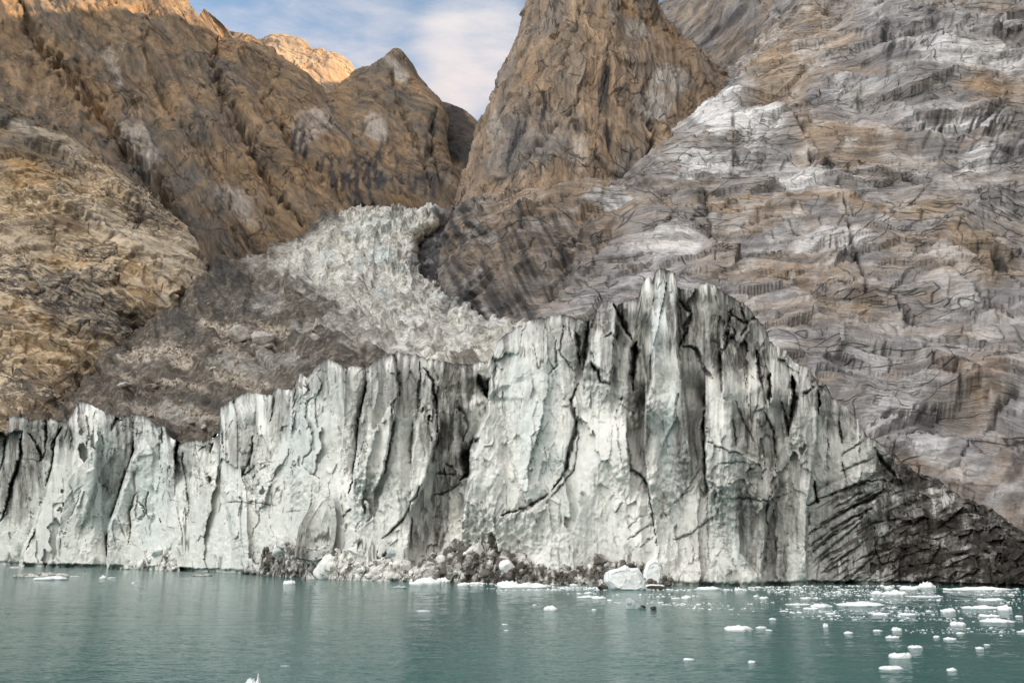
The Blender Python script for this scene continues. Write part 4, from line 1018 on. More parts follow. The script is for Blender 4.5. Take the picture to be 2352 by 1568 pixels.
# crown of the front: runs back from the edge
nb = 14
tt = (np.arange(1, nb + 1) / nb)[:, None]
edge = P[-1]
back = edge[None] + tt[..., None] * np.stack([0 * edge[:, 0], 46 + 0 * edge[:, 0], -7 + 0 * edge[:, 0]], -1)[None]
back[..., 2] += 1.5 * fbm(back / 9.0, 3, seed=57) * np.minimum(tt * 3, 1)
Pall = np.concatenate([P, back], 0)
ex = lambda a, val: np.concatenate([a, np.full((nb, NC), val)], 0)
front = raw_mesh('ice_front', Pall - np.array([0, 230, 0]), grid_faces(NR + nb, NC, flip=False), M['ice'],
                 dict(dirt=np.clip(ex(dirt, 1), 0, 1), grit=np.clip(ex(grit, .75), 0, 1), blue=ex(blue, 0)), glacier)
front['label'] = 'near vertical fluted ice wall with dark grit-filled clefts'

# ---- broken ice and debris-covered ice behind the front
T_CTRL = [
    [(-250, 1000, 470), (0, 1000, 450), (150, 1000, 440), (300, 985, 405), (450, 1030, 350), (600, 960, 315), (800, 900, 285), (1000, 868, 262), (1250, 850, 240), (1290, 860, 245)],
    [(-250, 970, 540), (0, 960, 530), (140, 940, 520), (290, 930, 470), (450, 950, 385), (600, 890, 350), (800, 845, 315), (1000, 820, 295), (1230, 780, 262), (1270, 800, 268)],
    [(-100, 900, 640), (120, 895, 630), (238, 852, 562), (340, 828, 515), (480, 850, 440), (620, 820, 410), (800, 790, 360), (1000, 770, 335), (1195, 750, 310), (1230, 790, 320)],
    [(0, 800, 760), (180, 800, 730), (300, 776, 655), (390, 768, 585), (520, 775, 510), (650, 760, 470), (820, 740, 420), (970, 730, 390), (1085, 724, 390), (1130, 760, 410)],
    [(150, 720, 880), (300, 720, 800), (393, 706, 702), (452, 694, 665), (580, 690, 620), (700, 680, 560), (850, 670, 510), (950, 672, 480), (1037, 686, 470), (1035, 740, 510)],
    [(300, 640, 930), (420, 640, 860), (488, 628, 775), (560, 618, 760), (650, 610, 725), (760, 600, 675), (850, 595, 640), (915, 605, 610), (966, 625, 590), (955, 690, 640)],
    [(480, 570, 960), (570, 570, 890), (640, 562, 855), (710, 542, 835), (770, 535, 800), (830, 530, 770), (880, 530, 750), (920, 540, 735), (950, 560, 730), (940, 610, 790)],
    [(600, 505, 1000), (700, 508, 940), (745, 508, 905), (790, 497, 885), (840, 488, 870), (875, 491, 850), (915, 491, 840), (955, 490, 830), (1012, 492, 825), (1018, 560, 880)],
    [(600, 510, 1150), (700, 512, 1100), (745, 514, 1080), (790, 504, 1060), (840, 496, 1050), (875, 498, 1040), (915, 498, 1030), (955, 497, 1020), (1000, 497, 1010), (1060, 520, 1000)]]
tpx, tpy, TP = spread(T_CTRL, nn([40, 60, 66, 66, 60, 52, 44, 8]), nn([20, 40, 52, 60, 60, 64, 60, 50, 16]))
TN, tfl = normals(TP)
n = fbm(np.stack([tpx / 60, tpy / 34, 0 * tpx], -1), 5, seed=60)
n2 = fbm(np.stack([tpx / 24, tpy / 18, 0 * tpx + 3], -1), 4, seed=61)
edge_x = np.interp(tpy, [480, 510, 540, 570, 600, 630, 660, 690, 720, 750, 780, 820, 860, 1000], [705, 750, 710, 665, 610, 640, 715, 755, 785, 790, 770, 860, 980, 1250])
deb = 1 - smooth(-70, 90, tpx - edge_x + 85 * n + 45 * n2)
deb = np.maximum(deb, .9 * blobs(tpx, tpy, [(1000, 760, 50, 14, 0, .35), (900, 700, 60, 12, 10, .35), (860, 690, 40, 14, 0, .3), (840, 780, 80, 16, 5, .7), (960, 590, 16, 60, 25, .5), (1080, 840, 60, 12, 0, .9)], n2))
deb = np.maximum(deb, .55 * smooth(-.02, .42, n2 + .5 * n))
deb = np.clip(deb - .35 * blobs(tpx, tpy, [(700, 640, 60, 30, 0), (620, 700, 40, 40, 0), (720, 770, 60, 20, 0), (560, 860, 60, 30, 0), (640, 830, 60, 30, 0), (420, 960, 60, 26, 0)], n2), 0, 1)
S = np.clip(TP[..., 1] / 420, .7, 2.0)
Q1 = TP / (S[..., None])
ser = 2.4 * facets(Q1 / 11.0, 62, 1.8) + .9 * fbm(Q1 / 13, 4, .55, seed=63, kind='ridge') + 1.2 * facets(Q1 / 4.2, 64, 1.8) + .4 * facets(Q1 / 1.9, 66, 1.6) + .4 * fbm(Q1 / 2.2, 4, .62, seed=65)
mor = 7.5 * fbm(Q1 / 36, 3, seed=67) + 5.2 * fbm(Q1 / 20, 4, .5, seed=68, kind='ridge') + 2.4 * facets(Q1 / 9, 69, 1.7) + .8 * facets(Q1 / 3, 73, 1.6) + .35 * facets(Q1 / 1.5, 70, 1.4) + .6 * fbm(Q1 / 3.0, 4, .6, seed=71)
crv = fbm(np.stack([(Q1[..., 1] + .35 * np.abs(Q1[..., 0] + 40) + 6 * n) / 11, Q1[..., 0] / 40, 0 * n], -1), 3, .5, seed=74, kind='ridge')
ser = ser + 1.6 * crv
mor = mor + 2.0 * fbm(np.stack([(Q1[..., 1] + 5 * n) / 14, Q1[..., 0] / 60, 0 * n], -1), 3, .5, seed=75, kind='ridge')
dd = S * (ser * (1 - deb) * 1.15 + mor * deb)
mor = mor + 9 * np.clip(blob(tpx, tpy, 430, 760, 100, 45, -14), 0, 1) + 9 * np.clip(blob(tpx, tpy, 265, 850, 45, 50, -30), 0, 1) + 6 * np.clip(blob(tpx, tpy, 560, 860, 110, 30, 6), 0, 1)
dd = S * (ser * (1 - deb) * 1.15 + mor * deb)
rub = np.clip(blobs(tpx, tpy, [(380, 838, 85, 24, -4, 1.3), (520, 782, 60, 12, 8, 1.1), (640, 770, 40, 10, 0, .8), (545, 820, 50, 12, 10, .8), (430, 900, 80, 7, 8, .9), (560, 885, 80, 12, 10, .9), (620, 960, 60, 16, 0, .7), (300, 880, 40, 8, 20, .7), (480, 960, 60, 8, 10, .6),
                              (610, 790, 30, 12, 20, .6), (150, 950, 50, 6, 0, .6), (330, 960, 50, 8, 10, .5)], n2, .6), 0, 1) * smooth(-.5, .1, n + n2 * .5)
dd = dd + rub * .8 * facets(Q1 / 1.3, 72, 2.0)
drk = blobs(tpx, tpy, [(950, 600, 10, 50, 0, .5), (600, 690, 60, 12, 10, .5), (560, 740, 40, 14, -10, .5), (420, 770, 50, 30, 20, .45), (480, 930, 80, 8, 5, .5), (690, 640, 40, 8, 15, .4), (700, 545, 40, 10, -25, .7), (770, 515, 30, 8, -15, .6), (1035, 700, 25, 30, 40, .6), (520, 640, 50, 30, 20, .55), (485, 690, 30, 14, -30, .5), (1005, 500, 20, 16, 0, .9)], n2, .5)  # right-edge blobs paint in the shade of the gully beside
blu = .9 * blobs(tpx, tpy, [(880, 600, 30, 26, 0), (830, 610, 14, 20), (850, 540, 60, 26, 0, .6), (920, 630, 12, 16), (880, 690, 26, 14), (900, 520, 60, 20, 0, .6), (740, 600, 40, 20, 0, .5), (1000, 690, 30, 14, 0, .4)], n2, .7)
TP = TP + TN * dd[..., None]
tgl = raw_mesh('icefall', TP - np.array([0, 230, 0]), grid_faces(*TP.shape[:2], flip=not tfl), M['fall'], dict(debris=deb, rubble=rub, dark=drk, blue=np.clip(blu, 0, 1)), glacier)
tgl['label'] = 'crevassed pale ice tongue with brown debris along its side'
from mathutils.bvhtree import BVHTree
tree_t = BVHTree.FromPolygons([tuple(p) for p in TP.reshape(-1, 3)], [tuple(q) for q in grid_faces(*TP.shape[:2]).tolist()])

from mathutils import Vector


def drop_on(tree, px, py):
    """where the sight line through a survey point meets a surface"""
    o = Vector((0, 0, CAMH))
    dr = Vector(at(px, py, 100.0)) - o
    h = tree.ray_cast(o, dr.normalized())
    return h[0]


# ------------------------------------------------------------------ blocks, stones and floes
_bm = bmesh.new()
bmesh.ops.create_icosphere(_bm, subdivisions=4, radius=1)
ICO_V = np.array([v.co[:] for v in _bm.verts]); ICO_F = np.array([[v.index for v in f.verts] for f in _bm.faces])
_bm.free()
_bm = bmesh.new()
bmesh.ops.create_icosphere(_bm, subdivisions=2, radius=1)
ICO2_V = np.array([v.co[:] for v in _bm.verts]); ICO2_F = np.array([[v.index for v in f.verts] for f in _bm.faces])
_bm.free()


def block_shape(seed, planes=12, rough=.06, fine=True, nscale=1.6):
    r = np.random.default_rng(seed)
    V = ICO_V if fine else ICO2_V
    nrm = r.normal(size=(planes, 3)); nrm /= np.linalg.norm(nrm, axis=1, keepdims=True)
    hgts = r.uniform(.55, 1.0, planes)
    dots = V @ nrm.T
    rad = np.min(np.where(dots > .05, hgts / np.maximum(dots, .05), 9), axis=1)
    rad = np.minimum(rad, 1.25)
    v = V * rad[:, None]
    if fine:
        v = v * (1 + rough * fbm(v * nscale + seed, 4, .55, seed=seed)[:, None] + .4 * rough * fbm(v * 5 + seed, 3, seed=seed + 1, kind='ridge')[:, None])
    if fine:
        v = v * (1 + rough * 1.1 * facets(v * 2.3 + seed, seed + 3, 1.6))[:, None]
    return v, (ICO_F if fine else ICO2_F)


def block(name, label, cat, loc, size, rotz, mat, seed, planes=12, rough=.08, group=None, fine=True, tilt=(0, 0)):
    v, f = block_shape(seed, planes, rough, fine)
    lo, hi = v.min(0), v.max(0)
    v = (v - (lo + hi) / 2) / (hi - lo) * np.array(size)
    for ax, an in ((0, tilt[0]), (1, tilt[1]), (2, rotz)):
        c, s = math.cos(an), math.sin(an)
        i, j = [(1, 2), (2, 0), (0, 1)][ax]
        vi, vj = v[:, i].copy(), v[:, j].copy()
        v[:, i] = vi * c - vj * s; v[:, j] = vi * s + vj * c
    o = raw_mesh(name, v, f, mat)
    o.location = loc
    return tagged(o, label, cat, group)


def floe_shape(seed, w, dpt, h, lumps=1.0, n_a=44, n_r=12, flat=.45, point=None):
    """a slab of floating ice: uneven outline, undercut rim at the water, hummocked top"""
    r = np.random.default_rng(seed)
    a = np.linspace(0, 2 * math.pi, n_a, endpoint=False)
    out = 1 + .12 * facets(np.stack([np.cos(a) * 1.6 + seed, np.sin(a) * 1.6, 0 * a], -1), seed + 1, 2.0) + .26 * fbm(np.stack([np.cos(a) * 1.3 + seed, np.sin(a) * 1.3, 0 * a], -1), 3, .6, seed=seed) + .10 * fbm(np.stack([np.cos(a) * 4, np.sin(a) * 4 + seed, 0 * a], -1), 3, seed=seed + 2)
    rings, zs = [], []
    for fr, z in ((.86, -.5), (.93, -.12), (.95, .06), (1.0, .28)):
        rings.append(out * fr); zs.append(np.full(n_a, z))
    for k in range(1, n_r + 1):
        t = k / n_r
        rings.append(out * (1 - t) ** .62 * .985 + (1e-3 if k == n_r else 0)); zs.append(np.full(n_a, 0.0))
    R = np.array(rings); Z = np.array(zs)
    x = R * np.cos(a); y = R * np.sin(a)
    t = np.clip(1 - R / out, 0, 1)
    prof = .28 + .72 * t ** flat
    q = np.stack([x * 1.7 + seed, y * 1.7, 0 * x], -1)
    hum = fbm(q, 4, .5, seed=seed + 4) * .34 * lumps + .22 * facets(q * 1.4, seed + 5, 1.8) * lumps
    hum = hum * smooth(0, .25, R) + (hum[-1].mean()) * (1 - smooth(0, .25, R))
    if point is not None:
        hum = hum + .42 * np.exp(-((x - point) ** 2 + y ** 2) / .12)
    Zt = np.maximum(prof * (.62 + hum), .12 + .1 * t)
    Z[4:] = Zt[4:]
    Z[3] = np.minimum(.3, Zt[3])
    V = np.stack([x * w / 2, y * dpt / 2, Z * h], -1)
    return V.reshape(-1, 3), len(rings), n_a


def ring_faces(nr, na):
    a = np.arange(nr * na).reshape(nr, na)
    b = np.roll(a, -1, 1)
    return np.stack([a[:-1], b[:-1], b[1:], a[1:]], -1).reshape(-1, 4)


def floe(px, py, w, h, label, mat='floe', seed=0, group=None, cat='ice floe', name='ice_floe', ratio=.62, lumps=1.0, flat=.3, point=None, cover=None):
    Y = float(range_on_water(py)) + 0.0
    c = at(px, py, Y)
    m = Y / FOC
    ww, hh = w * m, .88 * h * m
    dp = max(ww * ratio, hh * .8)
    n_a, n_r = (44, 12) if w > 24 else (22, 6)
    V, nr, na = floe_shape(seed, ww, dp, hh, lumps, n_a, n_r, flat, point)
    o = raw_mesh(name, V, ring_faces(nr, na), M[mat])
    o.location = (c[0], Y + dp * .35, 0)
    return tagged(o, label, cat, group)


def zr(x, y): return 1569.0 + x * .3333, 1045.6 + y * .3333
def zm(x, y): return 784.4 + x * .3335, 1045.6 + y * .3335
def zl(x, y): return x * .3335, 1045.6 + y * .3335


WATERLINE = lambda px: float(np.interp(px, *zip(*FRONT_BASE)))
sd = [100]


def put(z, x, y, w, h, label, **kw):
    px, py = z(x, y)
    sd[0] += 7
    floe(px, max(py, WATERLINE(px) + 4), w * .334, h * .334, label, seed=sd[0], **kw)


# floes that stand out (zone, x, y of the waterline, width, height, label, options)
FR = [
    (390, 1210, 175, 50, 'flat topped white ice slab floating alone in the open water below the layered ice wall', dict(flat=.2, lumps=.6)),
    (545, 1191, 70, 20, 'thin pale ice piece floating just beside the big flat topped slab', {}),
    (595, 1206, 50, 12, 'thin low sliver of ice below the pale piece beside the flat slab', {}),
    (985, 1182, 34, 32, 'small upright twin-tipped white ice lump alone on dark water', dict(lumps=1.6)),
    (1147, 1227, 58, 22, 'small rounded white floe between the twin-tipped lump and the low thin pair', {}),
    (1345, 1210, 55, 14, 'low thin pair-shaped ice sliver above the wide low floe strip', {}),
    (1482, 1207, 70, 32, 'chunky rounded white floe above the long low sliver', {}),
    (1452, 1257, 92, 16, 'long low white sliver of ice under the chunky rounded floe', dict(lumps=1.3)),
    (1752, 1252, 42, 16, 'small rounded ice lump alone right of the chunky rounded floe', {}),
    (1850, 1268, 80, 16, 'low knobbly ice strip just right of the small rounded lump', dict(lumps=1.6)),
    (1915, 1229, 55, 18, 'smooth oval white floe above the low knobbly strip', {}),
    (1605, 1327, 88, 20, 'jagged thin floe strip with one raised tip near the holed floe', dict(lumps=1.6, point=-.3)),
    (2050, 1332, 48, 20, 'small domed white floe low at the far right of the water', {}),
    (2098, 1306, 40, 10, 'thin flat ice flake just above the small domed floe', {}),
    (1455, 1477, 155, 38, 'wide smooth white floe lowest of the big ones in open water', dict(lumps=.5)),
    (1858, 1484, 62, 26, 'stepped white ice chunk low in the water right of the wide smooth floe', dict(lumps=1.4)),
    (475, 1428, 45, 20, 'small blocky white floe alone below the flat topped slab', dict(flat=.2)),
    (40, 1410, 70, 18, 'pale low floe alone in the middle of the green water', {}),
    (2337, 1218, 50, 12, 'thin white floe cut by the right edge of the picture', {}),
    (1255, 1040, 300, 50, 'longest smooth white floe in the brash ice before the dark ice snout', dict(lumps=.6, flat=.6)),
    (960, 1047, 135, 34, 'pointed white floe just left of the longest smooth floe', dict(lumps=1.1)),
    (885, 1060, 100, 18, 'low flat floe below the pointed white floe', {}),
    (812, 1032, 150, 18, 'long thin floe left of the pointed white floe', {}),
    (1020, 1094, 66, 14, 'small flat floe under the pointed white floe, toward open water', {}),
    (1370, 1100, 88, 26, 'rounded floe below the longest smooth floe', {}),
    (1555, 1102, 110, 22, 'bumpy low floe right of the rounded floe below the longest one', dict(lumps=1.4)),
    (1842, 1077, 90, 30, 'pointed white floe alone on dark water near the right side', dict(lumps=.9)),
    (1905, 1172, 100, 34, 'flat topped white floe left of the long smooth hump at right', dict(flat=.2)),
    (2190, 1152, 200, 42, 'long smooth white hump of ice beside the flat topped floe at right', dict(lumps=.6, flat=.7)),
    (2125, 1112, 128, 26, 'flat floe strip above the long smooth hump at right', dict(flat=.25)),
    (2230, 1067, 90, 48, 'knobbed white ice chunk at the end of a long pale strip', dict(lumps=1.2)),
    (2090, 1058, 230, 26, 'long pale low ice strip running to the knobbed chunk', {}),
    (2320, 1112, 50, 16, 'small white floe near the right edge above the long smooth hump', {}),
    (2140, 1002, 170, 26, 'broad lumpy floe strip under the pale drift bank at right', dict(lumps=1.2)),
    (1485, 962, 170, 42, 'blocky cracked white floe among the brash under the dark snout', dict(flat=.3)),
    (1345, 957, 80, 32, 'rounded white floe touching the blocky cracked floe', {}),
    (1580, 925, 130, 34, 'grey white mound of ice just behind the blocky cracked floe', {}),
    (1690, 912, 110, 44, 'peaked white ice mound at the foot of the dark snout', dict(lumps=1.4, point=0)),
    (1690, 977, 220, 14, 'flat white pan of ice below the peaked mound', {}),
    (2060, 932, 430, 44, 'long white drift bank of packed ice under the dark snout', dict(lumps=.7, flat=.7, ratio=.3)),
    (1425, 917, 60, 28, 'small grey floe close to the foot of the banded ice', {}),
    (190, 927, 150, 34, 'wide floe at the edge of the brash nearest the ice wall notch', {}),
    (390, 927, 60, 18, 'small floe right of the wide floe under the ice wall notch', {}),
    (25, 987, 64, 30, 'rounded floe in the brash just right of the large blocky berg', {}),
    (560, 987, 58, 22, 'domed small floe in the middle of the brash field', {}),
    (505, 972, 36, 14, 'tiny domed floe left of the domed small floe in the brash', {}),
    (620, 1130, 48, 14, 'low dull floe below the brash field above the flat topped slab', {}),
    (860, 985, 90, 14, 'thin floe in the brash under the grey dirty column', {})]
for x, y, w, h, lab, kw in FR:
    put(zr, x, y, w, h, lab, **kw)
FM = [
    (580, 892, 210, 68, 'white lumpy floe below the grey dirty ice buttress', dict(lumps=1.1)),
    (695, 878, 92, 46, 'smaller white floe touching the lumpy floe below the grey buttress', {}),
    (840, 897, 80, 32, 'small low floe between two larger white floes at the rubble foot', {}),
    (1270, 916, 350, 52, 'broad white floe with a raised end by the dirty rubble bank', dict(lumps=1.0)),
    (1145, 905, 140, 62, 'raised rounded end piece of the broad white floe by the rubble bank', dict(lumps=.8)),
    (1440, 1067, 95, 42, 'speckled domed white floe alone in the water below the broad floe', {}),
    (1690, 980, 125, 20, 'flat thin floe in front of the large blocky berg', {}),
    (1772, 987, 90, 26, 'low lumpy floe joined to the flat one before the large blocky berg', {}),
    (1700, 951, 52, 18, 'small floe just left of the dark stones by the large blocky berg', {}),
    (565, 1072, 85, 9, 'thin straight sliver of ice alone on calm water', dict(ratio=.3)),
    (1740, 1064, 34, 12, 'tiny floe between the flat thin floe and the grey clear ice', {}),
    (1330, 1030, 28, 9, 'tiny ice flake near the speckled domed floe', {}),
    (1125, 1164, 42, 6, 'thin ice flake far out on calm water below the broad floe', {}),
    (1135, 1205, 32, 7, 'tiny ice flake below the thin flake on calm water', {}),
    (400, 912, 95, 20, 'faint bluish floe left of the lumpy floe below the grey buttress', dict(mat='clear')),
    (925, 887, 110, 22, 'low spread of white ice against the rubble foot', {}),
    (2305, 987, 60, 14, 'small floe in the brash right of the large blocky berg', {}),
    (1600, 897, 56, 22, 'small white floe under the dirty bank left of the large blocky berg', {}),
    (2150, 905, 130, 30, 'white ice ledge at the foot of the tall berg', dict(lumps=.5))]
for x, y, w, h, lab, kw in FM:
    put(zm, x, y, w, h, lab, **kw)
FL = [
    (312, 856, 235, 30, 'bright white floe with a single pointed tip near the left ice slab', dict(lumps=.6, point=.4)),
    (262, 838, 370, 40, 'long grey bumpy floe behind the pointed white floe', dict(mat='dirty_floe', lumps=1.5, ratio=.2)),
    (500, 834, 80, 7, 'thin pale sliver trailing from the grey bumpy floe', {}),
    (705, 846, 42, 24, 'small pointed bluish ice piece alone before the left slabs', dict(lumps=1.4, point=0)),
    (760, 843, 56, 9, 'thin low ice piece beside the small pointed bluish one', {}),
    (920, 878, 32, 10, 'tiny pale ice fragment on calm water left of the dark flecked ice', {}),
    (1380, 829, 115, 16, 'dark flecked low ice scrap before the white ice foot', dict(mat='dirty_floe', lumps=1.4)),
    (1990, 887, 76, 38, 'small white floe with dark stripes before the standing ice slab', dict(lumps=1.2)),
    (105, 767, 85, 7, 'thin white sliver close under the leftmost dark ice', {}),
    (1960, 1452, 64, 10, 'small clear ice scrap low in the middle of the water', dict(mat='clear')),
    (1715, 1590, 75, 55, 'pale ice piece with a blunt tip cut by the bottom edge', dict(lumps=1.5, point=.2, ratio=.8)),
    (1772, 1592, 36, 66, 'slim pointed ice piece beside the blunt one at the bottom edge', dict(lumps=1.5, point=0, ratio=.8))]
for x, y, w, h, lab, kw in FL:
    put(zl, x, y, w, h, lab, **kw)

# the floe with a hole and the clear lump with stones
put(zr, 1515, 1397, 150, 52, 'white floe with a dark hollow in its middle', lumps=1.1)


def survey_block(z, x, y, w, h, label, cat, name, mat, seed, depth=.8, planes=12, rough=.08, tilt=(0, 0), rotz=0., sink=.18, group=None, fwd=.3):
    px, py = z(x, y)
    Y = float(range_on_water(py))
    m = Y / FOC
    c = at(px, py, Y)
    ww, hh = w * .334 * m, h * .334 * m / (1 - sink)
    dp = ww * depth
    return block(name, label, cat, (c[0], Y + dp * fwd, hh * (.5 - sink)), (ww, dp, hh), rotz, mat, seed, planes, rough, group, tilt=tilt)


survey_block(zr, 1525, 1378, 26, 12, 'small black lump added for the dark hole of a white floe', 'stone', 'stone', M['darkstone'], 5, fwd=-.1)  # stone shape put in as the dark inside the floe's hole
survey_block(zm, 1800, 922, 72, 32, 'black wet stone at the left foot of the large blocky berg', 'stone', 'stone', M['darkstone'], 8)
survey_block(zm, 2172, 921, 130, 24, 'long dark stone lying low at the right foot of the tall berg', 'stone', 'stone', M['darkstone'], 9, .4)
survey_block(zm, 2015, 1052, 105, 68, 'clear grey ice lump with two small stones beside it', 'ice floe', 'ice_floe', M['clear'], 52, .7)
survey_block(zm, 2082, 1049, 32, 18, 'small brown stone touching the clear grey ice lump', 'stone', 'stone', M['darkstone'], 12)
survey_block(zm, 2150, 1060, 46, 24, 'round brown stone in the water right of the clear ice lump', 'stone', 'stone', M['darkstone'], 13)
survey_block(zm, 1360, 872, 34, 20, 'dark stone on the dirty bank above the broad white floe', 'stone', 'stone', M['darkstone'], 14)
survey_block(zm, 830, 872, 52, 30, 'dark brown stone at the waterline of the rubble heap', 'stone', 'stone', M['darkstone'], 15)
survey_block(zr, 2015, 918, 26, 22, 'small black stone on the long white drift bank', 'stone', 'stone', M['darkstone'], 16)


# small brash too many to count: one mass
def brash(name, spots, label):
    Vs, Fs, k = [], [], 0
    for (px, py, w, h) in spots:
        Y = float(range_on_water(py)); m = Y / FOC
        c = at(px, py, Y)
        v, f = block_shape(int(rng.integers(1, 1e6)), 9, .05, False)
        s = np.array([w * m / 2, w * m / 2 * rng.uniform(.5, 1.0), h * m * .8])
        a = rng.uniform(0, 6.28)
        v = v * s
        v = np.stack([v[:, 0] * math.cos(a) - v[:, 1] * math.sin(a), v[:, 0] * math.sin(a) + v[:, 1] * math.cos(a), v[:, 2]], -1)
        Vs.append(v + np.array([c[0], Y, 0])); Fs.append(f + k); k += len(v)
    o = raw_mesh(name, np.concatenate(Vs), np.concatenate(Fs), M['floe'], shade=False)
    return tagged(o, label, 'brash ice', None, 'stuff')


spots = []
while len(spots) < 3600:
    px = rng.uniform(1080, 2420)
    t = rng.random() ** 1.5
    lo = WATERLINE(px) + 2
    reach = np.interp(px, [1080, 1350, 1500, 1700, 1900, 2100, 2420], [22, 24, 62, 62, 78, 110, 125])
    py = lo + 1 + t * reach
    c = at(px, py, float(range_on_water(py)))
    dens = fbm(np.array([[c[0] / 26, c[1] / 9, 0.0], [c[0] / 8, c[1] / 4, 3.0]]), 3, seed=81)
    thr = np.interp(px, [1080, 1450, 1700, 2000, 2420], [.22, .12, -.02, -.06, -.10]) + .15 * t
    if dens[0] + .5 * dens[1] < thr:
        continue
    w = min(rng.lognormal(.95, .6), 14)
    spots.append((px, py, w, w * rng.uniform(.14, .34)))
brash('brash_ice', spots, 'scattered small brash ice drifting under the ice wall on the right side of the water')

# ---- fallen ice at the foot of the wall
front_tree = BVHTree.FromPolygons([tuple(p) for p in P.reshape(-1, 3)], [tuple(q) for q in grid_faces(NR, NC).tolist()])


heap_trees = []


def heap(name, label, x0, x1, hpts, depth, nb_, seed, mat='heap', smin=3, smax=15):
    """a bank of broken ice against the wall: mound and the blocks lying on it (one mass)"""
    r = np.random.default_rng(seed)
    nu = int((x1 - x0) / 1.6); nv = 46
    u = np.linspace(x0, x1, nu)
    bl = np.interp(u, *zip(*FRONT_BASE)); hb = .82 * np.interp(u, *zip(*hpts))
    Yb = range_on_water(bl)
    s = np.linspace(0, 1, nv)[:, None]
    py_ = bl[None] + 3 - (hb[None] + 3) * s ** .8
    Yy = Yb[None] * (1 - .012) + depth * (s ** 1.3) - depth * .45
    Pm = at(np.repeat(u[None], nv, 0), py_, Yy)
    q = Pm
    dd_ = 1.0 * facets(q / 3.4, seed, 1.8) + .5 * facets(q / 1.3, seed + 1, 1.8) + 1.1 * fbm(q / 5, 4, .6, seed=seed + 2) + .22 * facets(q / .6, seed + 3, 1.6)
    fade = np.clip(np.minimum(np.linspace(0, 8, nu), np.linspace(8, 0, nu)), .2, 1)[None]
    Pm = Pm + np.stack([.25 * dd_, -dd_ * fade, .7 * dd_ * fade * np.minimum(s * 4, 1)], -1)
    Vs, Fs = [Pm.reshape(-1, 3)], [np.concatenate([grid_faces(nv, nu)[:, [0, 1, 2]], grid_faces(nv, nu)[:, [0, 2, 3]]])]
    heap_trees.append(BVHTree.FromPolygons([tuple(v) for v in Pm.reshape(-1, 3)], [tuple(f) for f in grid_faces(nv, nu).tolist()]))
    k = nu * nv
    for i in range(nb_):
        a, b = int(r.integers(2, nv - 2)), int(r.integers(3, nu - 3))
        c = Pm[a, b]
        sz = (smin + (1.7 * smax - smin) * r.random() ** 5) * c[1] / FOC * .5
        v, f = block_shape(int(r.integers(1, 1e6)), int(r.integers(4, 7)), .05, False)
        v = v * sz * r.uniform(.6, 1.15, 3)
        Vs.append(v + c + np.array([0, -.15 * sz, .2 * sz])); Fs.append(f + k); k += len(v)
    o = raw_mesh(name, np.concatenate(Vs), np.concatenate(Fs), M[mat], shade=False)
    return tagged(o, label, 'ice rubble', None, 'stuff')


heap('ice_rubble', 'bank of dirty fallen ice below the grooved wall near the left slab', 262, 412, [(262, 8), (280, 34), (300, 48), (340, 62), (370, 66), (395, 52), (412, 24)], 7, 220, 201, 'heap_pale')
heap('ice_rubble', 'dark streaked rubble bank of fallen ice around the standing slab', 556, 745, [(556, 20), (580, 50), (620, 78), (660, 92), (690, 66), (745, 52)], 8, 330, 202)
heap('ice_rubble', 'pale rubble terrace of fallen ice between the standing slab and grey buttress', 705, 965, [(705, 60), (740, 84), (790, 92), (840, 80), (900, 76), (945, 60), (965, 30)], 9, 460, 203, 'heap_pale')
heap('ice_rubble', 'tall heap of mixed ice and black grit at the chasm foot', 955, 1215, [(955, 30), (985, 64), (1040, 108), (1100, 130), (1150, 118), (1190, 92), (1215, 60)], 10, 760, 204, smax=20)
heap('ice_rubble', 'low gritty ice bank behind the large blocky berg', 1195, 1545, [(1195, 66), (1230, 54), (1320, 52), (1390, 64), (1440, 74), (1500, 66), (1545, 26)], 8, 640, 205)


def front_block(px, py, w, h, label, mat, seed, tilt=(0, 0), planes=9, depth=.7, rough=.07, name='ice_block', cat='ice block'):
    """a fallen block resting where the sight line meets the bank or the wall"""
    best = None
    for tr in [front_tree] + heap_trees:
        q = drop_on(tr, px, py + h * .35)
        if q is not None and (best is None or q.y < best.y):
            best = q
    m = best.y / FOC
    return block(name, label, cat, (best.x, best.y + .05 * w * m, best.z + .30 * h * m), (w * m, w * m * depth, h * m), 0.0, mat, seed, planes, rough, tilt=tilt)


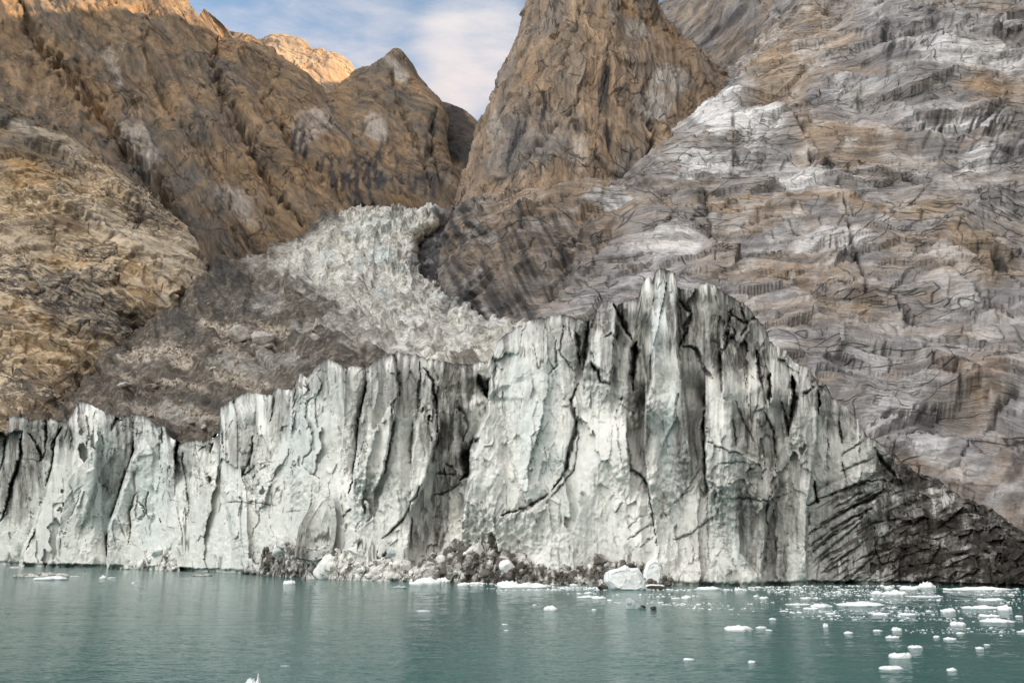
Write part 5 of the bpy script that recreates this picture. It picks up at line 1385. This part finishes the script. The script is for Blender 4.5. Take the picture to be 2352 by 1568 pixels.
# larger pieces with an outline of their own: several layers from the near face to the far one
def outlined(name, label, cat, poly, Y, layers, mat, seed, nz_amp=.3, dirt=None, shear=-1.2, sub=4):
    n_ = len(poly)
    ctr = np.mean(poly, 0)
    V = []
    for dy, sc in layers:
        for p in poly:
            q = ctr + (np.array(p) - ctr) * sc + np.array([shear * dy, 0])
            V.append(at(q[0], q[1], Y + dy))
    V = np.array(V)
    nl_ = len(layers)
    bm = bmesh.new()
    vs = [bm.verts.new(v) for v in V]
    for k in range(nl_ - 1):
        for i in range(n_):
            j = (i + 1) % n_
            bm.faces.new((vs[k * n_ + i], vs[k * n_ + j], vs[(k + 1) * n_ + j], vs[(k + 1) * n_ + i]))
    bm.faces.new(vs[:n_]); bm.faces.new(vs[-n_:][::-1])
    bmesh.ops.triangulate(bm, faces=bm.faces[:])
    for _ in range(sub):
        bmesh.ops.subdivide_edges(bm, edges=bm.edges[:], cuts=1, use_grid_fill=True)
    bm.verts.index_update()
    VV = np.array([v.co[:] for v in bm.verts])
    FF = np.array([[v.index for v in f.verts] for f in bm.faces])
    bm.free()
    nz = nz_amp * (1.2 * facets(VV / 2.6, seed, 1.7) + .8 * fbm(VV / 2.0, 4, seed=seed + 1) + .35 * fbm(VV / .6, 3, seed=seed + 2))
    VV = VV + np.stack([.3 * nz, -nz, .35 * nz], -1)
    at_ = None
    if dirt:
        upx = (VV[:, 0] / VV[:, 1]) * FOC + W / 2
        dn = fbm(VV / 1.8, 4, seed=seed + 3)
        at_ = dict(dirt=np.clip(smooth(742, 715, upx + 8 * dn) * .75 + .35 * smooth(.1, .4, dn), 0, 1), grit=.8 * smooth(.05, .35, dn + .5 * blob(upx, VV[:, 2], 752, 9.5, 14, 5)), blue=0 * dn)
    return tagged(raw_mesh(name, VV, FF, mat, at_), label, cat)


outlined('ice_slab', 'pointed grey slab of ice leaning up against the wall above the rubble', 'ice slab',
         [(676, 1282), (688, 1210), (712, 1168), (738, 1128), (748, 1124), (757, 1138), (766, 1150), (772, 1200), (768, 1240), (758, 1275), (720, 1290)],
         float(range_on_water(WATERLINE(735))) - 6, ((-2.8, .70), (-2.2, .97), (0, 1.0), (3.5, .95), (5.5, .7)), M['ice'], 91, .22, True)
MB_ = lambda l: [zm(x, y) for x, y in l]
outlined('ice_berg', 'large blocky white berg aground in front of the dirty ice foot', 'berg',
         MB_([(1805, 850), (1816, 805), (1850, 786), (1905, 775), (1950, 752), (1985, 775), (2040, 772), (2066, 815), (2088, 870), (2098, 925), (2050, 945), (1900, 945), (1852, 922), (1832, 898), (1808, 872)]),
         float(range_on_water(zm(0, 926)[1])) + 2.5, ((-3.2, .74), (-2.4, .95), (-1.0, 1.0), (2.0, .95), (4.0, .7)), M['floe'], 191, .16)
outlined('ice_berg', 'tall narrow white berg just right of the large blocky berg', 'berg',
         MB_([(2066, 880), (2075, 795), (2100, 735), (2148, 704), (2176, 716), (2200, 770), (2204, 825), (2192, 905), (2110, 915)]),
         float(range_on_water(zm(0, 893)[1])) - .5, ((-2.4, .72), (-1.8, .95), (0, 1.0), (2.0, .92), (3.0, .7)), M['floe'], 291, .15)
front_block(652, 1246, 46, 34, 'grey topped ice block lying left of the leaning pointed slab', M['block'], 301, (0, .4))
front_block(818, 1266, 40, 26, 'smooth white ice block on the pale rubble terrace', M['block'], 303)
front_block(900, 1272, 34, 24, 'grey ice block at the dark edge of the pale rubble terrace', M['clear'], 304)
front_block(1092, 1262, 44, 36, 'large bluish ice block on the tall gritty heap', M['block'], 305, planes=7)
front_block(1012, 1286, 22, 26, 'upright pale ice block low on the tall gritty heap', M['block'], 306)
front_block(1076, 1274, 26, 16, 'flat white ice chip below the large bluish block', M['floe'], 307, (0, .3))
front_block(982, 1312, 34, 20, 'rounded white ice block at the water foot of the gritty heap', M['block'], 308)
front_block(745, 1300, 54, 60, 'white ice block split by a dark crack at the water', M['block'], 309, planes=8)
front_block(645, 1262, 40, 40, 'smooth white ice block inside the dark streaked rubble bank', M['block'], 310)
front_block(365, 1264, 40, 20, 'tilted grey ice block on the bank below the grooved wall', M['block'], 311, (0, -.5))
front_block(1370, 1286, 40, 36, 'dirty rounded ice block in the bank left of the large blocky berg', M['heap'], 312)
front_block(1165, 1300, 40, 34, 'pale ice block between the gritty heap and the low bank', M['block'], 313)


# ---- boulders lying on the glacier
def boulder(px, py, w, h, label, seed, mat='stone', planes=11, group=None, name='boulder', cat='boulder'):
    hit = drop_on(tree_t, px, py)
    if hit is None:
        return None
    m = hit.y / FOC
    o = block(name, label, cat, (hit.x, hit.y, hit.z + h * m * .42), (1.2 * w * m, w * m, 1.15 * h * m), 0.0, M[mat], seed, planes, .08, group)
    return o


boulder(549, 784, 46, 40, 'largest grey boulder on the brown debris-covered ice', 401)
boulder(603, 790, 44, 34, 'pale angular boulder just right of the largest grey boulder', 407, planes=8)
boulder(530, 776, 18, 14, 'small rounded boulder just left of the largest grey boulder', 403)
boulder(579, 780, 20, 14, 'small tan stone between the two biggest boulders', 404, 'tanstone')
boulder(584, 800, 16, 12, 'small pale stone below the gap between the two biggest boulders', 405)
boulder(617, 800, 20, 10, 'flat tan stone at the foot of the pale angular boulder', 406, 'tanstone')
boulder(722, 765, 26, 9, 'flat tan boulder alone on grey ice right of the two biggest', 408, 'tanstone')
boulder(724, 782, 22, 18, 'grey boulder below the flat tan boulder', 409)
boulder(489, 852, 16, 12, 'single pale boulder low on the brown ice slope', 410)
boulder(505, 812, 14, 12, 'pale stone beside the gravel patch under the big boulders', 411, 'tanstone')
boulder(286, 890, 26, 14, 'grey flat boulder on the dark ice near the left rock', 412)
boulder(360, 893, 30, 14, 'tan boulder at the end of the gravel band near the front', 413, 'tanstone')
boulder(390, 935, 12, 10, 'small pale stone on dirty ice behind the left grooved wall', 414)
boulder(440, 975, 18, 10, 'tan stone just above the low notch of the ice wall', 415, 'tanstone')
boulder(470, 985, 16, 10, 'pale stone close to the step of the ice wall', 416)
boulder(345, 958, 14, 10, 'tan stone on the crown of the left grooved wall', 417, 'tanstone')

# gravel patches on the ice: one mass
Vs, Fs, k = [], [], 0
r_ = np.random.default_rng(77)
pick = np.argwhere(rub > .45)
pick2 = np.argwhere((deb > .6) & (tpy > 700) & (n2 > -.1))
for src, cnt, s0 in ((pick, 1500, 3.6), (pick2, 1300, 2.8)):
    for i in r_.integers(0, len(src), cnt):
        a, b = src[i]
        c = TP[a, b]
        if c[1] > 800:
            continue
        sz = min(r_.lognormal(math.log(s0), .6), 15) * c[1] / FOC * .5
        v, f = block_shape(int(r_.integers(1, 60)), 8, .05, False)
        Vs.append(v * sz * r_.uniform(.6, 1.1, 3) + c + np.array([0, 0, .3 * sz])); Fs.append(f + k); k += len(v)
o = raw_mesh('rubble', np.concatenate(Vs), np.concatenate(Fs), M['tanstone'], shade=False)
tagged(o, 'tan gravel and stones strewn over the debris-covered ice', 'rubble', None, 'stuff')

# ------------------------------------------------------------------ water
S_ = 6000.0
gpx = np.arange(-330, 2690, 3.0)
gpy = np.arange(1720, 1288, -.62)
gY = range_on_water(gpy)
GX = (gpx[None] - W / 2) / FOC * (gY / (CP - (H / 2 - gpy) / FOC * SP))[:, None]
GY = np.repeat(gY[:, None], len(gpx), 1)
GX = np.concatenate([np.full((len(gY), 1), -S_), GX, np.full((len(gY), 1), S_)], 1)
GY = np.concatenate([gY[:, None], GY, gY[:, None]], 1)
GX = np.concatenate([GX[:1], GX, GX[-1:]], 0)
GY = np.concatenate([np.full((1, GX.shape[1]), -S_), GY, np.full((1, GX.shape[1]), S_)], 0)
calm = np.clip(.75 + 1.1 * fbm(np.stack([GX / 70, GY / 26, 0 * GX], -1), 3, seed=501), .25, 1.5)
GZ = .036 * fbm(np.stack([GX / 9 + .2 * GY / 9, GY / 3.4, 0 * GX], -1), 2, seed=502) + .026 * calm * fbm(np.stack([GX / 3.2, GY / 1.25 + .15 * GX, 0 * GX], -1), 2, seed=503)
GZ = GZ + .016 * calm * fbm(np.stack([GX / 1.1 - .1 * GY, GY / .5, 0 * GX], -1), 2, seed=504) * np.clip(130 / np.maximum(GY, 20), .3, 1)
GZ[0] = GZ[-1] = 0; GZ[:, 0] = GZ[:, -1] = 0
wat = raw_mesh('water', np.stack([GX, GY, GZ], -1), grid_faces(*GX.shape), M['water'])
wat['kind'] = 'structure'

# ------------------------------------------------------------------ light: evening sun on the summits, open sky over the shaded fjord
SUN_EL, SUN_AZ = math.radians(12.0), math.radians(110.0)     # azimuth clockwise from +Y
sv = Vector((math.sin(SUN_AZ) * math.cos(SUN_EL), math.cos(SUN_AZ) * math.cos(SUN_EL), math.sin(SUN_EL)))
sl = bpy.data.lights.new('sun', 'SUN')
sl.energy = 4.8
sl.angle = math.radians(.5)
sl.color = (1.0, .71, .43)
so = bpy.data.objects.new('sun', sl)
so.rotation_euler = sv.to_track_quat('Z', 'Y').to_euler()
so.location = (900, -300, 1500)
COL.objects.link(so)

wd = bpy.data.worlds.new('World')
scene.world = wd
wd.use_nodes = True
nt = wd.node_tree
nt.nodes.clear()
t = NT(nt)
sky = t.n('ShaderNodeTexSky', sky_type='NISHITA')
sky.sun_disc = False
sky.sun_elevation = SUN_EL
sky.sun_rotation = SUN_AZ
sky.air_density = 1.0; sky.dust_density = .6; sky.ozone_density = 1.0
geo = t.n('ShaderNodeTexCoord').outputs['Generated']
sep = t.n('ShaderNodeSeparateXYZ'); t.l(geo, sep.inputs[0])
zc = t.math('MAXIMUM', sep.outputs[2], .02)
den = t.math('ADD', zc, .22)
comb = t.n('ShaderNodeCombineXYZ')
t.l(t.math('DIVIDE', sep.outputs[0], den), comb.inputs[0]); t.l(t.math('DIVIDE', sep.outputs[1], den), comb.inputs[1])
cn = t.noise(t.mapping(comb.outputs[0], rot=(0, 0, .5), scale=(1.3, 2.0, 1)), 2.4, 8, .62, .5)
cf = t.noise(t.mapping(comb.outputs[0], rot=(0, 0, -.4), scale=(1.0, 1.8, 1), loc=(3, 1, 0)), 9.0, 6, .6, .4)


def toward(px, py):
    v = Vector(at(px, py, 100.0)) - Vector((0, 0, CAMH))
    v.normalize()
    return tuple(v)


def lobe(px, py, lo, hi):
    nd = t.n('ShaderNodeVectorMath', operation='DOT_PRODUCT')
    nrmz = t.n('ShaderNodeVectorMath', operation='NORMALIZE'); t.l(geo, nrmz.inputs[0])
    t.l(nrmz.outputs[0], nd.inputs[0]); nd.inputs[1].default_value = toward(px, py)
    mr = t.n('ShaderNodeMapRange', interpolation_type='SMOOTHSTEP')
    t.l(nd.outputs['Value'], mr.inputs[0]); mr.inputs[1].default_value = math.cos(math.radians(lo)); mr.inputs[2].default_value = math.cos(math.radians(hi))
    return mr.outputs[0]


c1 = lobe(1110, 125, 5.5, .3)
c2 = lobe(700, 90, 12, 1)
c3 = lobe(960, 190, 7, 1)
cl = t.math('ADD', t.math('MULTIPLY', c1, .68), t.math('ADD', t.math('MULTIPLY', c2, .34), t.math('MULTIPLY', c3, .10)))
cl = t.math('ADD', cl, t.math('MULTIPLY', t.math('SUBTRACT', cn, .5), 1.5))
cl = t.math('ADD', cl, t.math('MULTIPLY', t.math('SUBTRACT', cf, .5), .7))
behind = t.n('ShaderNodeMapRange', interpolation_type='SMOOTHSTEP')
t.l(sep.outputs[1], behind.inputs[0]); behind.inputs[1].default_value = .45; behind.inputs[2].default_value = -.5
cl = t.math('ADD', cl, t.math('MULTIPLY', behind.outputs[0], CLOUD_BACK))
cm = t.n('ShaderNodeMapRange', interpolation_type='SMOOTHSTEP')
t.l(cl, cm.inputs[0]); cm.inputs[1].default_value = -.08; cm.inputs[2].default_value = .95
skys = t.mix(1.0, sky.outputs[0], (SKY_S, SKY_S, SKY_S), 'MULTIPLY')
hue0 = t.ramp(sep.outputs[2], [(.42, (1.14, .92, .82)), (.66, (.97, .96, .98))])
hue = t.mix(behind.outputs[0], hue0, (1.0, .955, .895))
gain = t.n('ShaderNodeMapRange'); t.l(behind.outputs[0], gain.inputs[0]); gain.inputs[3].default_value = CLOUD_F; gain.inputs[4].default_value = CLOUD_L
zg = t.n('ShaderNodeMapRange', interpolation_type='SMOOTHSTEP'); t.l(sep.outputs[2], zg.inputs[0]); zg.inputs[1].default_value = -.05; zg.inputs[2].default_value = .75; zg.inputs[3].default_value = .45; zg.inputs[4].default_value = 1.75
zmix = t.math('ADD', t.math('MULTIPLY', t.math('SUBTRACT', zg.outputs[0], 1.0), behind.outputs[0]), 1.0)
lat = t.n('ShaderNodeMapRange', interpolation_type='SMOOTHSTEP'); t.l(sep.outputs[0], lat.inputs[0]); lat.inputs[1].default_value = -.75; lat.inputs[2].default_value = .5; lat.inputs[3].default_value = 1.7; lat.inputs[4].default_value = .35
lmix = t.math('ADD', t.math('MULTIPLY', t.math('SUBTRACT', lat.outputs[0], 1.0), behind.outputs[0]), 1.0)
gz_ = t.math('MULTIPLY', t.math('MULTIPLY', gain.outputs[0], zmix), lmix)
cl_rgb = t.n('ShaderNodeCombineColor'); [t.l(gz_, cl_rgb.inputs[i]) for i in range(3)]
cloud = t.mix(1.0, hue, cl_rgb.outputs[0], 'MULTIPLY')
skyc = t.mix(t.math('MULTIPLY', cm.outputs[0], .92), skys, cloud)
bg = t.n('ShaderNodeBackground')
t.l(skyc, bg.inputs[0]); bg.inputs[1].default_value = SKY_K
wo = t.n('ShaderNodeOutputWorld'); t.l(bg.outputs[0], wo.inputs[0])

# ------------------------------------------------------------------ camera
cam = bpy.data.cameras.new('camera')
cam.sensor_width = 36.0
cam.lens = 36.0 * FOC / W
cam.clip_start, cam.clip_end = .5, 20000
co = bpy.data.objects.new('camera', cam)
co.location = (0, 0, CAMH)
co.rotation_euler = (math.pi / 2 + PITCH, 0, 0)
COL.objects.link(co)
scene.camera = co
scene.view_settings.view_transform = 'Standard'
scene.view_settings.look = 'None'
scene.view_settings.gamma = 1.0
scene.view_settings.exposure = EXPOSURE
